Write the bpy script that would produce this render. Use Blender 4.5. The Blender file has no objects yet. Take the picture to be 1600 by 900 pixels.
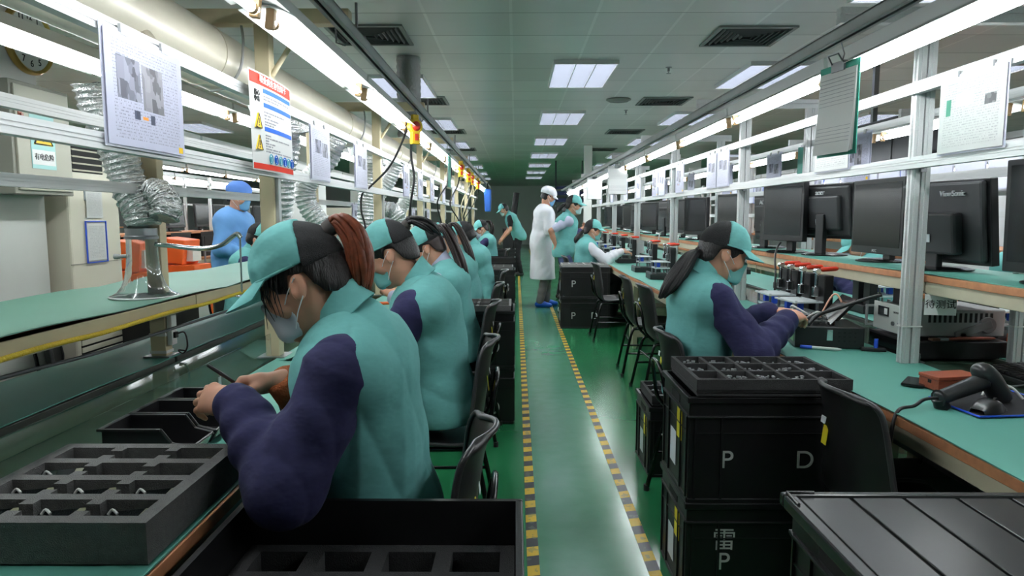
import bpy, bmesh, math, random
import numpy as np
from mathutils import Vector, Matrix, Euler
random.seed(7)
PI = math.pi
S = bpy.context.scene
COL = S.collection
# ---------------------------------------------------------------- camera, world, exposure
cd = bpy.data.cameras.new('camera'); cam = bpy.data.objects.new('camera', cd); COL.objects.link(cam)
cam.location = (0, 0, 1.35)
cam.rotation_euler = (math.radians(90 - 5.992), 0, math.radians(0.3204))
cd.sensor_width = 36.0; cd.lens = 1067 / 1600 * 36; cd.clip_start = 0.02; cd.clip_end = 120
S.camera = cam
w = bpy.data.worlds.new('world'); S.world = w; w.use_nodes = True
w.node_tree.nodes['Background'].inputs[0].default_value = (.75, .82, .85, 1)
w.node_tree.nodes['Background'].inputs[1].default_value = 0.3
S.view_settings.view_transform = 'Standard'; S.view_settings.look = 'None'
S.view_settings.gamma = 1; S.view_settings.use_curve_mapping = False
S.view_settings.exposure = 0.45
S.cycles.use_denoising = True
S.cycles.max_bounces = 8; S.cycles.diffuse_bounces = 4; S.cycles.glossy_bounces = 4
S.cycles.transparent_max_bounces = 12; S.cycles.caustics_reflective = False; S.cycles.caustics_refractive = False
S.cycles.sample_clamp_indirect = 6.0
TUBE = 28.0      # radiance of the fluorescent tubes
PANEL = 6.5      # radiance of the lit ceiling panels

# ---------------------------------------------------------------- materials
def lin(c):
    return tuple(((x/255)/12.92 if x/255 <= .04045 else ((x/255+.055)/1.055)**2.4) for x in c)
def nd(nt, t, **kw):
    n = nt.nodes.new(t)
    for k, v in kw.items(): setattr(n, k, v)
    return n
MATS = {}
def mat(name, rgb, rough=.5, metal=0, var=0, scale=8, bump=0, bscale=60, emit=0, trans=0, spec=.5, alpha=1, aniso=None):
    if name in MATS: return MATS[name]
    m = bpy.data.materials.new(name); m.use_nodes = True; nt = m.node_tree
    b = nt.nodes['Principled BSDF']; c = lin(rgb)
    b.inputs['Base Color'].default_value = (*c, 1); b.inputs['Roughness'].default_value = rough
    b.inputs['Metallic'].default_value = metal; b.inputs['Specular IOR Level'].default_value = spec
    if trans: b.inputs['Transmission Weight'].default_value = trans; b.inputs['IOR'].default_value = 1.2
    if alpha < 1: b.inputs['Alpha'].default_value = alpha
    if emit:
        b.inputs['Emission Color'].default_value = (*c, 1); b.inputs['Emission Strength'].default_value = emit
    if var or bump:
        tc = nd(nt, 'ShaderNodeTexCoord')
        src = tc.outputs['Object']
        if aniso:
            mp = nd(nt, 'ShaderNodeMapping'); mp.inputs['Scale'].default_value = aniso
            nt.links.new(src, mp.inputs['Vector']); src = mp.outputs[0]
    if var:
        n = nd(nt, 'ShaderNodeTexNoise'); n.inputs['Scale'].default_value = scale; n.inputs['Detail'].default_value = 5
        nt.links.new(src, n.inputs['Vector'])
        mr = nd(nt, 'ShaderNodeMapRange'); mr.inputs['From Min'].default_value = .3; mr.inputs['From Max'].default_value = .7
        mr.inputs['To Min'].default_value = 1 - var; mr.inputs['To Max'].default_value = 1 + var
        nt.links.new(n.outputs['Fac'], mr.inputs['Value'])
        mx = nd(nt, 'ShaderNodeVectorMath', operation='SCALE'); mx.inputs[0].default_value = c
        nt.links.new(mr.outputs[0], mx.inputs['Scale']); nt.links.new(mx.outputs[0], b.inputs['Base Color'])
    if bump:
        n2 = nd(nt, 'ShaderNodeTexNoise'); n2.inputs['Scale'].default_value = bscale; n2.inputs['Detail'].default_value = 3
        nt.links.new(src, n2.inputs['Vector'])
        bp = nd(nt, 'ShaderNodeBump'); bp.inputs['Strength'].default_value = bump; bp.inputs['Distance'].default_value = .01
        nt.links.new(n2.outputs['Fac'], bp.inputs['Height']); nt.links.new(bp.outputs[0], b.inputs['Normal'])
    MATS[name] = m; return m

# ---------------------------------------------------------------- mesh builder
class MB:
    def __init__(s): s.v = []; s.f = []; s.m = []; s.mi = 0
    def add(s, vs, fs, M=None):
        o = len(s.v)
        s.v += [tuple(M @ Vector(p)) if M is not None else tuple(p) for p in vs]
        s.f += [tuple(i + o for i in f) for f in fs]; s.m += [s.mi] * len(fs); return s
    def box(s, c, d, R=None, taper=1.0):
        x, y, z = d[0]/2, d[1]/2, d[2]/2; t = taper
        vs = [(-x*t,-y*t,-z),(x*t,-y*t,-z),(x*t,y*t,-z),(-x*t,y*t,-z),(-x,-y,z),(x,-y,z),(x,y,z),(-x,y,z)]
        M = Matrix.Translation(c)
        if R is not None: M = M @ (R.to_4x4() if len(R) == 3 else R)
        return s.add(vs, [(3,2,1,0),(4,5,6,7),(0,1,5,4),(1,2,6,5),(2,3,7,6),(3,0,4,7)], M)
    def b2(s, a, b):
        return s.box([(p+q)/2 for p, q in zip(a, b)], [abs(q-p) for p, q in zip(a, b)])
    def cyl(s, p0, p1, r, r2=None, n=12):
        return s.tube([p0, p1], [r, r if r2 is None else r2], n)
    def tube(s, pts, r, n=8, caps=True):
        P = [Vector(p) for p in pts]; R = r if isinstance(r, (list, tuple)) else [r]*len(P)
        T = []
        for i in range(len(P)):
            a = P[max(i-1, 0)]; b = P[min(i+1, len(P)-1)]; t = (b-a)
            T.append(t.normalized() if t.length > 1e-9 else Vector((0,0,1)))
        u = T[0].orthogonal().normalized(); vs = []
        for i in range(len(P)):
            u = (u - T[i]*u.dot(T[i])); u = u.normalized() if u.length > 1e-6 else T[i].orthogonal().normalized()
            w_ = T[i].cross(u)
            for k in range(n):
                a = 2*PI*k/n; vs.append(P[i] + (u*math.cos(a) + w_*math.sin(a))*R[i])
        fs = []
        for i in range(len(P)-1):
            for k in range(n):
                k2 = (k+1) % n; fs.append((i*n+k, i*n+k2, (i+1)*n+k2, (i+1)*n+k))
        if caps: fs.append(tuple(range(n-1, -1, -1))); fs.append(tuple(range((len(P)-1)*n, len(P)*n)))
        return s.add(vs, fs)
    def lathe(s, prof, c=(0,0,0), n=24, M=None):
        vs = []; fs = []
        for r, z in prof:
            for k in range(n):
                a = 2*PI*k/n; vs.append((r*math.cos(a), r*math.sin(a), z))
        for i in range(len(prof)-1):
            for k in range(n):
                k2 = (k+1) % n; fs.append((i*n+k, i*n+k2, (i+1)*n+k2, (i+1)*n+k))
        T = Matrix.Translation(c)
        return s.add(vs, fs, T @ M if M is not None else T)
    def prism(s, poly, h, M=None):
        n = len(poly); vs = [(x, y, 0) for x, y in poly] + [(x, y, h) for x, y in poly]
        fs = [tuple(range(n-1, -1, -1)), tuple(range(n, 2*n))] + [(i, (i+1) % n, n+(i+1) % n, n+i) for i in range(n)]
        return s.add(vs, fs, M)
    def grid(s, F, nu, nv, thick=0):
        """sheet of points F(u,v), u,v in 0..1; with thick a closed slab, offset along its normals"""
        g = [[Vector(F(i/nu, j/nv)) for j in range(nv+1)] for i in range(nu+1)]
        vs = [p for r in g for p in r]; W = nv+1
        fs = [(i*W+j, (i+1)*W+j, (i+1)*W+j+1, i*W+j+1) for i in range(nu) for j in range(nv)]
        if thick:
            N = []
            for i in range(nu+1):
                for j in range(nv+1):
                    a = g[min(i+1, nu)][j] - g[max(i-1, 0)][j]; b = g[i][min(j+1, nv)] - g[i][max(j-1, 0)]
                    N.append(a.cross(b).normalized())
            k = len(vs); vs = vs + [p - q*thick for p, q in zip(vs, N)]
            fs += [tuple(i+k for i in reversed(f)) for f in fs]
            rim = [(i, 0) for i in range(nu+1)] + [(nu, j) for j in range(1, nv+1)] + [(i, nv) for i in range(nu-1, -1, -1)] + [(0, j) for j in range(nv-1, 0, -1)]
            ids = [i*W+j for i, j in rim]
            for a, b in zip(ids, ids[1:]+ids[:1]): fs.append((b, a, a+k, b+k))
        return s.add(vs, fs)
    def obj(s, name, mats, parent=None, bevel=0, smooth=None, seg=2, loc=None):
        me = bpy.data.meshes.new(name); me.from_pydata(s.v, [], s.f)
        if not isinstance(mats, (list, tuple)): mats = [mats]
        for m in mats: me.materials.append(m)
        if len(mats) > 1: me.polygons.foreach_set('material_index', s.m)
        if smooth:
            me.polygons.foreach_set('use_smooth', [True]*len(me.polygons))
            if smooth < 180: me.set_sharp_from_angle(angle=math.radians(smooth))
        me.update(); o = bpy.data.objects.new(name, me); COL.objects.link(o)
        if parent is not None: o.parent = parent
        if loc is not None: o.location = loc
        if bevel:
            b = o.modifiers.new('bevel', 'BEVEL'); b.width = bevel; b.segments = seg; b.limit_method = 'ANGLE'; b.angle_limit = math.radians(40)
        return o
def rz(a): return Matrix.Rotation(a, 3, 'Z')
def rx(a): return Matrix.Rotation(a, 3, 'X')
def ry(a): return Matrix.Rotation(a, 3, 'Y')
def tag(o, label=None, cat=None, group=None, kind=None):
    if label: o['label'] = label
    if cat: o['category'] = cat
    if group: o['group'] = group
    if kind: o['kind'] = kind
    return o
def thing(name, label, cat, loc=(0,0,0), rot=0, group=None):
    o = bpy.data.objects.new(name, None); COL.objects.link(o); o.location = loc
    o.rotation_euler = (0, 0, rot) if not isinstance(rot, (tuple, list)) else rot
    o.empty_display_size = .05
    return tag(o, label, cat, group)
def struct(mb, name, m, **k):
    o = mb.obj(name, m, **k); o['kind'] = 'structure'; return o
def copy_tree(o, label=None, loc=None, rot=None, parent=None, group=None):
    c = o.copy(); COL.objects.link(c)
    if parent is not None: c.parent = parent
    if label: c['label'] = label
    if group: c['group'] = group
    if loc is not None: c.location = loc
    if rot is not None: c.rotation_euler = (0, 0, rot) if not isinstance(rot, (tuple, list)) else rot
    for ch in list(o.children): copy_tree(ch, parent=c)
    return c
def bez(pts, n=24):
    """smooth path through points (Catmull-Rom)"""
    P = [Vector(p) for p in pts]; P = [P[0]*2-P[1]] + P + [P[-1]*2-P[-2]]; out = []
    segs = len(P)-3; per = max(2, n//segs)
    for i in range(segs):
        a, b, c, d = P[i:i+4]
        for k in range(per):
            t = k/per
            out.append(.5*((2*b)+(c-a)*t+(2*a-5*b+4*c-d)*t*t+(3*b-a-3*c+d)*t**3))
    out.append(P[-2]); return out
def lettering(txt, size, name, m, parent, loc, rot, depth=.0008, sx=1.0, extra=None):
    """flat raised characters, as a mesh part"""
    cu = bpy.data.curves.new('txt', 'FONT'); cu.body = txt; cu.size = size; cu.extrude = depth
    cu.align_x = 'CENTER'; cu.align_y = 'CENTER'
    if extra: cu.offset = extra
    t = bpy.data.objects.new('txt', cu); COL.objects.link(t)
    dg = bpy.context.evaluated_depsgraph_get(); me = bpy.data.meshes.new_from_object(t.evaluated_get(dg))
    bpy.data.objects.remove(t); bpy.data.curves.remove(cu)
    me.materials.clear(); me.materials.append(m); me.name = name
    o = bpy.data.objects.new(name, me); COL.objects.link(o)
    if parent is not None: o.parent = parent
    o.location = loc; o.rotation_euler = rot; o.scale = (sx, 1, 1); return o

# palette
BLACK = mat('black_plastic', (20, 20, 22), .42, bump=.05, bscale=300)
BLACKM = mat('black_matte', (18, 18, 19), .7)
GLOSSB = mat('black_gloss', (12, 12, 14), .18)
FOAM = mat('grey_foam', (92, 92, 91), .95, var=.12, scale=90, bump=.5, bscale=400)
FOAMD = mat('dark_foam', (50, 50, 51), .95, var=.12, scale=90, bump=.5, bscale=400)
ALU = mat('aluminium', (216, 217, 217), .38, .25, var=.06, scale=5, aniso=(40, 1, 40))
ALUD = mat('aluminium_dull', (176, 178, 178), .42, .35, var=.08, scale=6)
CREAM = mat('cream_paint', (206, 192, 158), .5, var=.07, scale=6)
CREAMB = mat('cream_bench_frame', (190, 182, 158), .5, var=.08, scale=10)
WHITE = mat('white_paint', (226, 226, 222), .45)
GREYP = mat('grey_beige_paint', (172, 170, 156), .5, var=.04, scale=4)
ACW = mat('appliance_cream', (216, 210, 192), .4)
GALV = mat('galvanised_duct', (216, 208, 190), .36, .1, var=.08, scale=4, bump=.03, bscale=20)
FOIL = mat('foil', (228, 230, 230), .24, .75, bump=1.0, bscale=90)
DARKSLOT = mat('dark_slot', (10, 10, 11), .8)
CHROME = mat('chrome', (220, 222, 225), .15, 1)
STEEL = mat('brushed_steel', (150, 152, 155), .35, .9)
MATG = mat('green_mat', (84, 150, 136), .5, var=.05, scale=3, bump=.02, bscale=30)
MATGS = mat('green_mat_shelf', (86, 132, 114), .5, var=.05, scale=2)
WOODE = mat('plywood_edge', (178, 120, 82), .6, var=.15, scale=30)
BELT = mat('green_belt', (64, 86, 72), .12, var=.1, scale=2, aniso=(6, 1, 1))
YELLOW = mat('yellow', (240, 200, 40), .5)
ORANGE = mat('orange', (224, 92, 32), .45)
REDH = mat('red_handle', (200, 52, 26), .35)
PAPER = mat('paper', (216, 216, 230), .7, spec=.15)
PAPERW = mat('white_sheet', (232, 232, 230), .7, spec=.15)
LETTER = mat('light_grey_letter', (208, 208, 206), .6)
BLUEP = mat('blue_plastic', (40, 82, 205), .4)
CABLEB = mat('black_cable', (16, 16, 17), .45)
CABLEW = mat('white_cable', (225, 225, 222), .5)
TEALCL = mat('teal_board', (56, 160, 138), .5)
GLASSP = mat('clear_acrylic', (250, 252, 252), .03, trans=1.0)
BELLM = mat('clear_bell', (246, 250, 250), .025, trans=.96); BELLM.node_tree.nodes['Principled BSDF'].inputs['IOR'].default_value = 1.5
def emis(name, rgb, e):
    m = mat(name, rgb, .5, emit=e); return m
TUBEM = emis('tube_light', (246, 252, 255), TUBE)
REFL = mat('white_reflector', (252, 252, 250), .35)
PANELM = emis('panel_light', (244, 248, 255), PANEL)
# printed sheet: rows of small print inside margins; u,v are the sheet's own generated coordinates
def print_mat(name, base, seed=0, pics=(), rows=26, lo=.03, ink=(90, 90, 110), tables=True):
    m = bpy.data.materials.new(name); m.use_nodes = True; nt = m.node_tree; b = nt.nodes['Principled BSDF']
    b.inputs['Roughness'].default_value = .6; b.inputs['Specular IOR Level'].default_value = .15
    tc = nd(nt, 'ShaderNodeTexCoord'); sp = nd(nt, 'ShaderNodeSeparateXYZ'); nt.links.new(tc.outputs['UV'], sp.inputs[0])
    def ma(op, a, bb=None, c=None):
        n = nd(nt, 'ShaderNodeMath', operation=op)
        for i, x in enumerate((a, bb, c)):
            if x is None: continue
            if isinstance(x, (int, float)): n.inputs[i].default_value = x
            else: nt.links.new(x, n.inputs[i])
        return n.outputs[0]
    U, V = sp.outputs[0], sp.outputs[1]
    def win(x, a, c): return ma('MULTIPLY', ma('GREATER_THAN', x, a), ma('LESS_THAN', x, c))
    row = ma('FRACT', ma('MULTIPLY', V, rows)); rid = ma('FLOOR', ma('MULTIPLY', V, rows))
    cmb = nd(nt, 'ShaderNodeCombineXYZ'); nt.links.new(ma('MULTIPLY', U, 60), cmb.inputs[0]); nt.links.new(ma('ADD', rid, seed*17.3), cmb.inputs[1])
    wn = nd(nt, 'ShaderNodeTexNoise'); wn.inputs['Scale'].default_value = 1.7; wn.inputs['Detail'].default_value = 2; nt.links.new(cmb.outputs[0], wn.inputs['Vector'])
    ins = ma('MULTIPLY', win(U, .08, .93), win(V, .06, .93))
    txt = ma('MULTIPLY', ma('MULTIPLY', ma('GREATER_THAN', wn.outputs['Fac'], .5), win(row, .3, .7)), ins)
    rule = ma('MULTIPLY', ma('GREATER_THAN', row, .93), ins)
    if tables: txt = ma('MAXIMUM', txt, ma('MULTIPLY', rule, .6))
    fac = ma('MULTIPLY', txt, .55)
    mx = nd(nt, 'ShaderNodeMix', data_type='RGBA'); nt.links.new(fac, mx.inputs['Factor'])
    mx.inputs[6].default_value = (*lin(base), 1); mx.inputs[7].default_value = (*lin(ink), 1); outc = mx.outputs[2]
    for (u0, u1, v0, v1, col, k) in pics:
        pm = ma('MULTIPLY', win(U, u0, u1), win(V, v0, v1))
        c2 = nd(nt, 'ShaderNodeCombineXYZ'); nt.links.new(ma('MULTIPLY', U, 14), c2.inputs[0]); nt.links.new(ma('MULTIPLY', V, 6), c2.inputs[1])
        vo = nd(nt, 'ShaderNodeTexVoronoi'); vo.distance = 'CHEBYCHEV'; vo.inputs['Scale'].default_value = 1.0+.13*seed; nt.links.new(c2.outputs[0], vo.inputs['Vector'])
        sv = nd(nt, 'ShaderNodeSeparateColor'); nt.links.new(vo.outputs['Color'], sv.inputs[0])
        cc = nd(nt, 'ShaderNodeVectorMath', operation='SCALE'); cc.inputs[0].default_value = lin(col)
        nt.links.new(ma('ADD', ma('MULTIPLY', sv.outputs[0], k), 1-k*.5), cc.inputs['Scale'])
        m2 = nd(nt, 'ShaderNodeMix', data_type='RGBA'); nt.links.new(pm, m2.inputs['Factor']); nt.links.new(outc, m2.inputs[6]); nt.links.new(cc.outputs[0], m2.inputs[7]); outc = m2.outputs[2]
    nt.links.new(outc, b.inputs['Base Color']); return m
PR = [print_mat('print_photos', (196, 196, 216), 1, [(.12, .40, .42, .80, (125, 125, 138), 1.2), (.42, .70, .36, .78, (130, 128, 135), 1.2), (.3, .37, .26, .34, (70, 75, 95), .6), (.5, .56, .24, .33, (70, 75, 95), .6), (.4,.47,.27,.30,(235,150,60),.2), (.9,.97,.02,.08,(245,200,40),.1)], 34),
      print_mat('print_form', (200, 200, 216), 2, [(.2, .5, .5, .75, (120, 120, 135), 1.2), (.55, .85, .45, .72, (130, 130, 140), 1.2)], 30),
      print_mat('print_table', (206, 206, 204), 3, [], 26, ink=(120, 120, 128)),
      print_mat('print_grey', (192, 192, 190), 4, [(.12, .2, .5, .72, (70, 130, 110), .2), (.28, .55, .6, .78, (205, 208, 212), .2), (.72, .88, .55, .68, (110, 110, 112), 1.0)], 30, ink=(120, 120, 124))]
# ================================================================= the room
CEIL = 2.79
def node_mat(name, rough=.4, metal=0):
    m = bpy.data.materials.new(name); m.use_nodes = True; nt = m.node_tree; b = nt.nodes['Principled BSDF']
    b.inputs['Roughness'].default_value = rough; b.inputs['Metallic'].default_value = metal
    return m, nt, b
def M_(nt, op, *a):
    n = nd(nt, 'ShaderNodeMath', operation=op)
    for i, x in enumerate(a):
        if isinstance(x, (int, float)): n.inputs[i].default_value = x
        else: nt.links.new(x, n.inputs[i])
    return n.outputs[0]
# glossy green epoxy floor, paler along the walkway
mf, nt, b = node_mat('epoxy_floor', .2)
geo = nd(nt, 'ShaderNodeNewGeometry'); sp = nd(nt, 'ShaderNodeSeparateXYZ'); nt.links.new(geo.outputs['Position'], sp.inputs[0])
n1 = nd(nt, 'ShaderNodeTexNoise'); n1.inputs['Scale'].default_value = 1.3; n1.inputs['Detail'].default_value = 6; nt.links.new(geo.outputs['Position'], n1.inputs['Vector'])
n2 = nd(nt, 'ShaderNodeTexNoise'); n2.inputs['Scale'].default_value = 9; n2.inputs['Detail'].default_value = 4; nt.links.new(geo.outputs['Position'], n2.inputs['Vector'])
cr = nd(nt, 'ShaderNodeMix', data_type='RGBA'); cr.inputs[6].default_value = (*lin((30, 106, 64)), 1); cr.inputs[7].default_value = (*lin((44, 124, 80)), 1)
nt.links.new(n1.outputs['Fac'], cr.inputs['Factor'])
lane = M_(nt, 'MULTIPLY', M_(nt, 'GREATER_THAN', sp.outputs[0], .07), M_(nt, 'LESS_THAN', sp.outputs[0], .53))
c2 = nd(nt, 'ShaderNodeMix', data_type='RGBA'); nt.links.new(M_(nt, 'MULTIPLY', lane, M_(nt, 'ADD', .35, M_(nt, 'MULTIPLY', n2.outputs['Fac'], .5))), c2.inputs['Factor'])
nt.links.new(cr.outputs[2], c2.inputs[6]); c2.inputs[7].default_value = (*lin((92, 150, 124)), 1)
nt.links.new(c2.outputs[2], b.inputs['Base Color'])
nt.links.new(M_(nt, 'ADD', .1, M_(nt, 'MULTIPLY', n1.outputs['Fac'], .2)), b.inputs['Roughness'])
bp = nd(nt, 'ShaderNodeBump'); bp.inputs['Strength'].default_value = .02; bp.inputs['Distance'].default_value = .01; nt.links.new(n1.outputs['Fac'], bp.inputs['Height']); nt.links.new(bp.outputs[0], b.inputs['Normal'])
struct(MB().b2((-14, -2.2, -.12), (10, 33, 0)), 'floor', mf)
# ceiling of square metal tiles in a lay-in grid
mc, nt, b = node_mat('metal_ceiling_tiles', .32, .05)
geo = nd(nt, 'ShaderNodeNewGeometry'); sp = nd(nt, 'ShaderNodeSeparateXYZ'); nt.links.new(geo.outputs['Position'], sp.inputs[0])
gx = M_(nt, 'DIVIDE', M_(nt, 'ADD', sp.outputs[0], 30.27), .617); gy = M_(nt, 'DIVIDE', M_(nt, 'ADD', sp.outputs[1], 30.46), .612)
fx, fy = M_(nt, 'FRACT', gx), M_(nt, 'FRACT', gy)
dx = M_(nt, 'ABSOLUTE', M_(nt, 'SUBTRACT', fx, .5)); dy = M_(nt, 'ABSOLUTE', M_(nt, 'SUBTRACT', fy, .5))
lx = M_(nt, 'GREATER_THAN', dx, .482); ly = M_(nt, 'GREATER_THAN', dy, .490)
cid = nd(nt, 'ShaderNodeCombineXYZ'); nt.links.new(M_(nt, 'FLOOR', gx), cid.inputs[0]); nt.links.new(M_(nt, 'FLOOR', gy), cid.inputs[1])
wn = nd(nt, 'ShaderNodeTexWhiteNoise'); nt.links.new(cid.outputs[0], wn.inputs['Vector'])
base = nd(nt, 'ShaderNodeVectorMath', operation='SCALE'); base.inputs[0].default_value = lin((206, 206, 205))
nt.links.new(M_(nt, 'ADD', .9, M_(nt, 'MULTIPLY', wn.outputs['Value'], .18)), base.inputs['Scale'])
m1 = nd(nt, 'ShaderNodeMix', data_type='RGBA'); nt.links.new(lx, m1.inputs['Factor']); nt.links.new(base.outputs[0], m1.inputs[6]); m1.inputs[7].default_value = (*lin((222, 222, 221)), 1)
m2 = nd(nt, 'ShaderNodeMix', data_type='RGBA'); nt.links.new(ly, m2.inputs['Factor']); nt.links.new(m1.outputs[2], m2.inputs[6]); m2.inputs[7].default_value = (*lin((128, 130, 130)), 1)
nt.links.new(m2.outputs[2], b.inputs['Base Color'])
n1 = nd(nt, 'ShaderNodeTexNoise'); n1.inputs['Scale'].default_value = 3.2; n1.inputs['Detail'].default_value = 1; nt.links.new(geo.outputs['Position'], n1.inputs['Vector'])
bp = nd(nt, 'ShaderNodeBump'); bp.inputs['Strength'].default_value = .25; bp.inputs['Distance'].default_value = .03
nt.links.new(M_(nt, 'ADD', n1.outputs['Fac'], M_(nt, 'MULTIPLY', wn.outputs['Value'], .15)), bp.inputs['Height']); nt.links.new(bp.outputs[0], b.inputs['Normal'])
struct(MB().b2((-14, -2.2, CEIL), (10, 33, CEIL+.1)), 'ceiling', mc)
WALLM = mat('wall_paint', (234, 235, 234), .6, var=.03, scale=1)
struct(MB().b2((-14.2, 32.9, 0), (10.2, 33.1, CEIL)), 'wall_back', WALLM)
struct(MB().b2((-14.2, -2.2, 0), (-14, 33, CEIL)), 'wall_left', WALLM)
struct(MB().b2((10, -2.2, 0), (10.2, 33, CEIL)), 'wall_right', WALLM)
struct(MB().b2((-14.2, -2.4, 0), (10.2, -2.2, CEIL)), 'wall_front', WALLM)
struct(MB().b2((-3.6, 1.9, 0), (-2.6, 3.78, CEIL)), 'pillar_left', mat('pillar_paint', (206, 207, 202), .6, var=.04, scale=3))
# hazard tapes along the walkway
mt, nt, b = node_mat('hazard_tape', .35)
geo = nd(nt, 'ShaderNodeNewGeometry'); sp = nd(nt, 'ShaderNodeSeparateXYZ'); nt.links.new(geo.outputs['Position'], sp.inputs[0])
ph = M_(nt, 'FRACT', M_(nt, 'DIVIDE', M_(nt, 'ADD', sp.outputs[1], M_(nt, 'MULTIPLY', sp.outputs[0], -.25)), .152))
nz = nd(nt, 'ShaderNodeTexNoise'); nz.inputs['Scale'].default_value = 22; nz.inputs['Detail'].default_value = 6; nt.links.new(geo.outputs['Position'], nz.inputs['Vector'])
mx = nd(nt, 'ShaderNodeMix', data_type='RGBA'); nt.links.new(M_(nt, 'GREATER_THAN', ph, .5), mx.inputs['Factor']); mx.inputs[6].default_value = (*lin((236, 196, 52)), 1); mx.inputs[7].default_value = (*lin((46, 46, 50)), 1)
m3 = nd(nt, 'ShaderNodeMix', data_type='RGBA'); nt.links.new(M_(nt, 'MULTIPLY', M_(nt, 'GREATER_THAN', nz.outputs['Fac'], .6), .45), m3.inputs['Factor']); nt.links.new(mx.outputs[2], m3.inputs[6]); m3.inputs[7].default_value = (*lin((110, 120, 100)), 1)
nt.links.new(m3.outputs[2], b.inputs['Base Color'])
for i, x in enumerate((.069, .530)):
    struct(MB().b2((x-.024, .6, .0005), (x+.024, 28, .0015)), 'trim_%d' % (i+1), mt)

# ---- ceiling light panels: steel tray, tubes behind a chromed louver
def make_ceiling_light():
    t = thing('ceiling_light', 'x', 'ceiling light', (0, 0, CEIL), 0, 'louvered light panels in the ceiling')
    f = MB()
    for s in (-1, 1):
        f.box((s*.297, 0, -.017), (.014, 1.2, .038)); f.box((0, s*.594, -.017), (.6, .014, .038))
        f.box((s*.095, 0, -.018), (.008, 1.18, .032))
    f.obj('frame', mat('panel_frame', (212, 214, 214), .4), t)
    l = MB()
    for k in range(25): l.box((0, -.564 + k*.047, -.019), (.58, .003, .032))
    l.obj('louver', mat('louver_mirror', (178, 181, 188), .26, .75), t)
    MB().box((0, 0, .0005), (.58, 1.18, .004)).obj('diffuser', PANELM, t)
    return t
cl0 = make_ceiling_light(); used = 0
POSITION = {0: 'above the left workers', 1: 'above the walkway', 2: 'above the right benches'}
NTH = ['nearest', 'second', 'third', 'fourth', 'fifth', 'sixth', 'seventh', 'eighth']
for c, (x, y0, st) in enumerate(((-1.25, 7.75, 3.06), (.655, 7.11, 3.06), (2.5, 4.12, 3.06))):
    for k in range(7):
        lab = '%s louvered light panel from the camera in the ceiling row %s' % (NTH[k], POSITION[c])
        o = cl0 if used == 0 else copy_tree(cl0); used = 1
        o.location = (x, y0 + st*k, CEIL); o['label'] = lab
for x, y, lab in ((4.6, 7.2, 'louvered ceiling light panel far right beyond the right benches'), (-5.1, 11.2, 'louvered ceiling light panel far left above the distant benches'), (-7.5, 14.3, 'furthest louvered ceiling light panel over the distant left benches'), (-3.1, 5.0, 'louvered light panel in the ceiling just past the white pillar'), (5.2, 10.3, 'second louvered ceiling light panel, added beyond the right benches'), (-5.1, 17.5, 'louvered ceiling light panel added at the far end above the left benches'), (5.2, 16.5, 'third louvered ceiling light panel, added beyond the right benches'), (-8.7, 10.2, 'louvered ceiling light panel added near the left wall')):  # outlying panels at the list's end are added to brighten the room
    copy_tree(cl0, lab, (x, y, CEIL))
# ---- air vents: square diffusers of stepped blades
def make_vent():
    t = thing('ceiling_vent', 'x', 'air vent', (0, 0, CEIL), 0, 'square air vents in the ceiling')
    f = MB()
    for s in (-1, 1): f.box((s*.285, 0, -.005), (.03, .6, .02)); f.box((0, s*.285, -.005), (.6, .03, .02))
    f.obj('frame', mat('vent_frame', (120, 124, 122), .5), t)
    MB().box((0, 0, .0005), (.56, .56, .003)).obj('backing', mat('vent_dark', (26, 28, 28), .8), t)
    b = MB()
    for k in range(1, 7):
        r = .275 - k*.038
        for s in (-1, 1):
            b.box((s*r, 0, -.006), (.005, 2*r, .026), ry(s*.5)); b.box((0, s*r, -.006), (2*r, .005, .026), rx(-s*.5))
    b.obj('blade', mat('vent_blade', (66, 70, 70), .5), t)
    return t
vt = make_vent(); used = 0
for x, y0, side in ((1.85, 5.67, 'right of the walkway'), (-1.16, 5.62, 'above the left line')):
    for k in range(4):
        o = vt if used == 0 else copy_tree(vt); used = 1
        o.location = (x, y0 + 3.1*k, CEIL); o['label'] = '%s square ceiling air vent from the camera %s' % (NTH[k], side)
# ---- sprinklers and a round diffuser
sp0 = thing('sprinkler', 'small ceiling sprinkler nearer the camera, right of the light panel', 'sprinkler', (1.484, 6.83, CEIL), 0, 'ceiling sprinklers')
MB().lathe([(0, 0), (.03, 0), (.03, -.006), (.012, -.008), (.012, -.04), (0, -.04)], n=12).obj('body', STEEL, sp0, smooth=40)
MB().lathe([(0, -.062), (.022, -.062), (.022, -.058), (0, -.058)], n=12).box((0, .011, -.05), (.003, .003, .022)).box((0, -.011, -.05), (.003, .003, .022)).obj('deflector', STEEL, sp0, smooth=40)
copy_tree(sp0, 'small ceiling sprinkler just past the round diffuser', (1.5, 9.52, CEIL))
dif = MB().lathe([(0, 0), (.15, 0), (.155, -.01), (.12, -.028), (.11, -.02), (.08, -.035), (.07, -.028), (0, -.04)], n=28).obj('round_diffuser', mat('diffuser_grey', (120, 122, 120), .5), smooth=40, loc=(1.27, 8.65, CEIL))
tag(dif, 'round grey air diffuser in the ceiling beside a sprinkler', 'air diffuser')
# a vertical silver duct dropping from the ceiling on the left, above the left lamps
vd = MB()
prof = []
for k in range(25): prof.append((.105 + (.008 if k % 2 else 0), -k*.03))
vd.lathe([(0, 0)] + prof + [(0, -.72)], n=20)
tag(vd.obj('drop_duct', mat('foil_dim', (150, 152, 152), .35, .8, bump=.7, bscale=40), smooth=30, loc=(-.98, 6.4, CEIL)), 'crinkled silver duct hanging down from the ceiling above the left lamps', 'duct')
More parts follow.
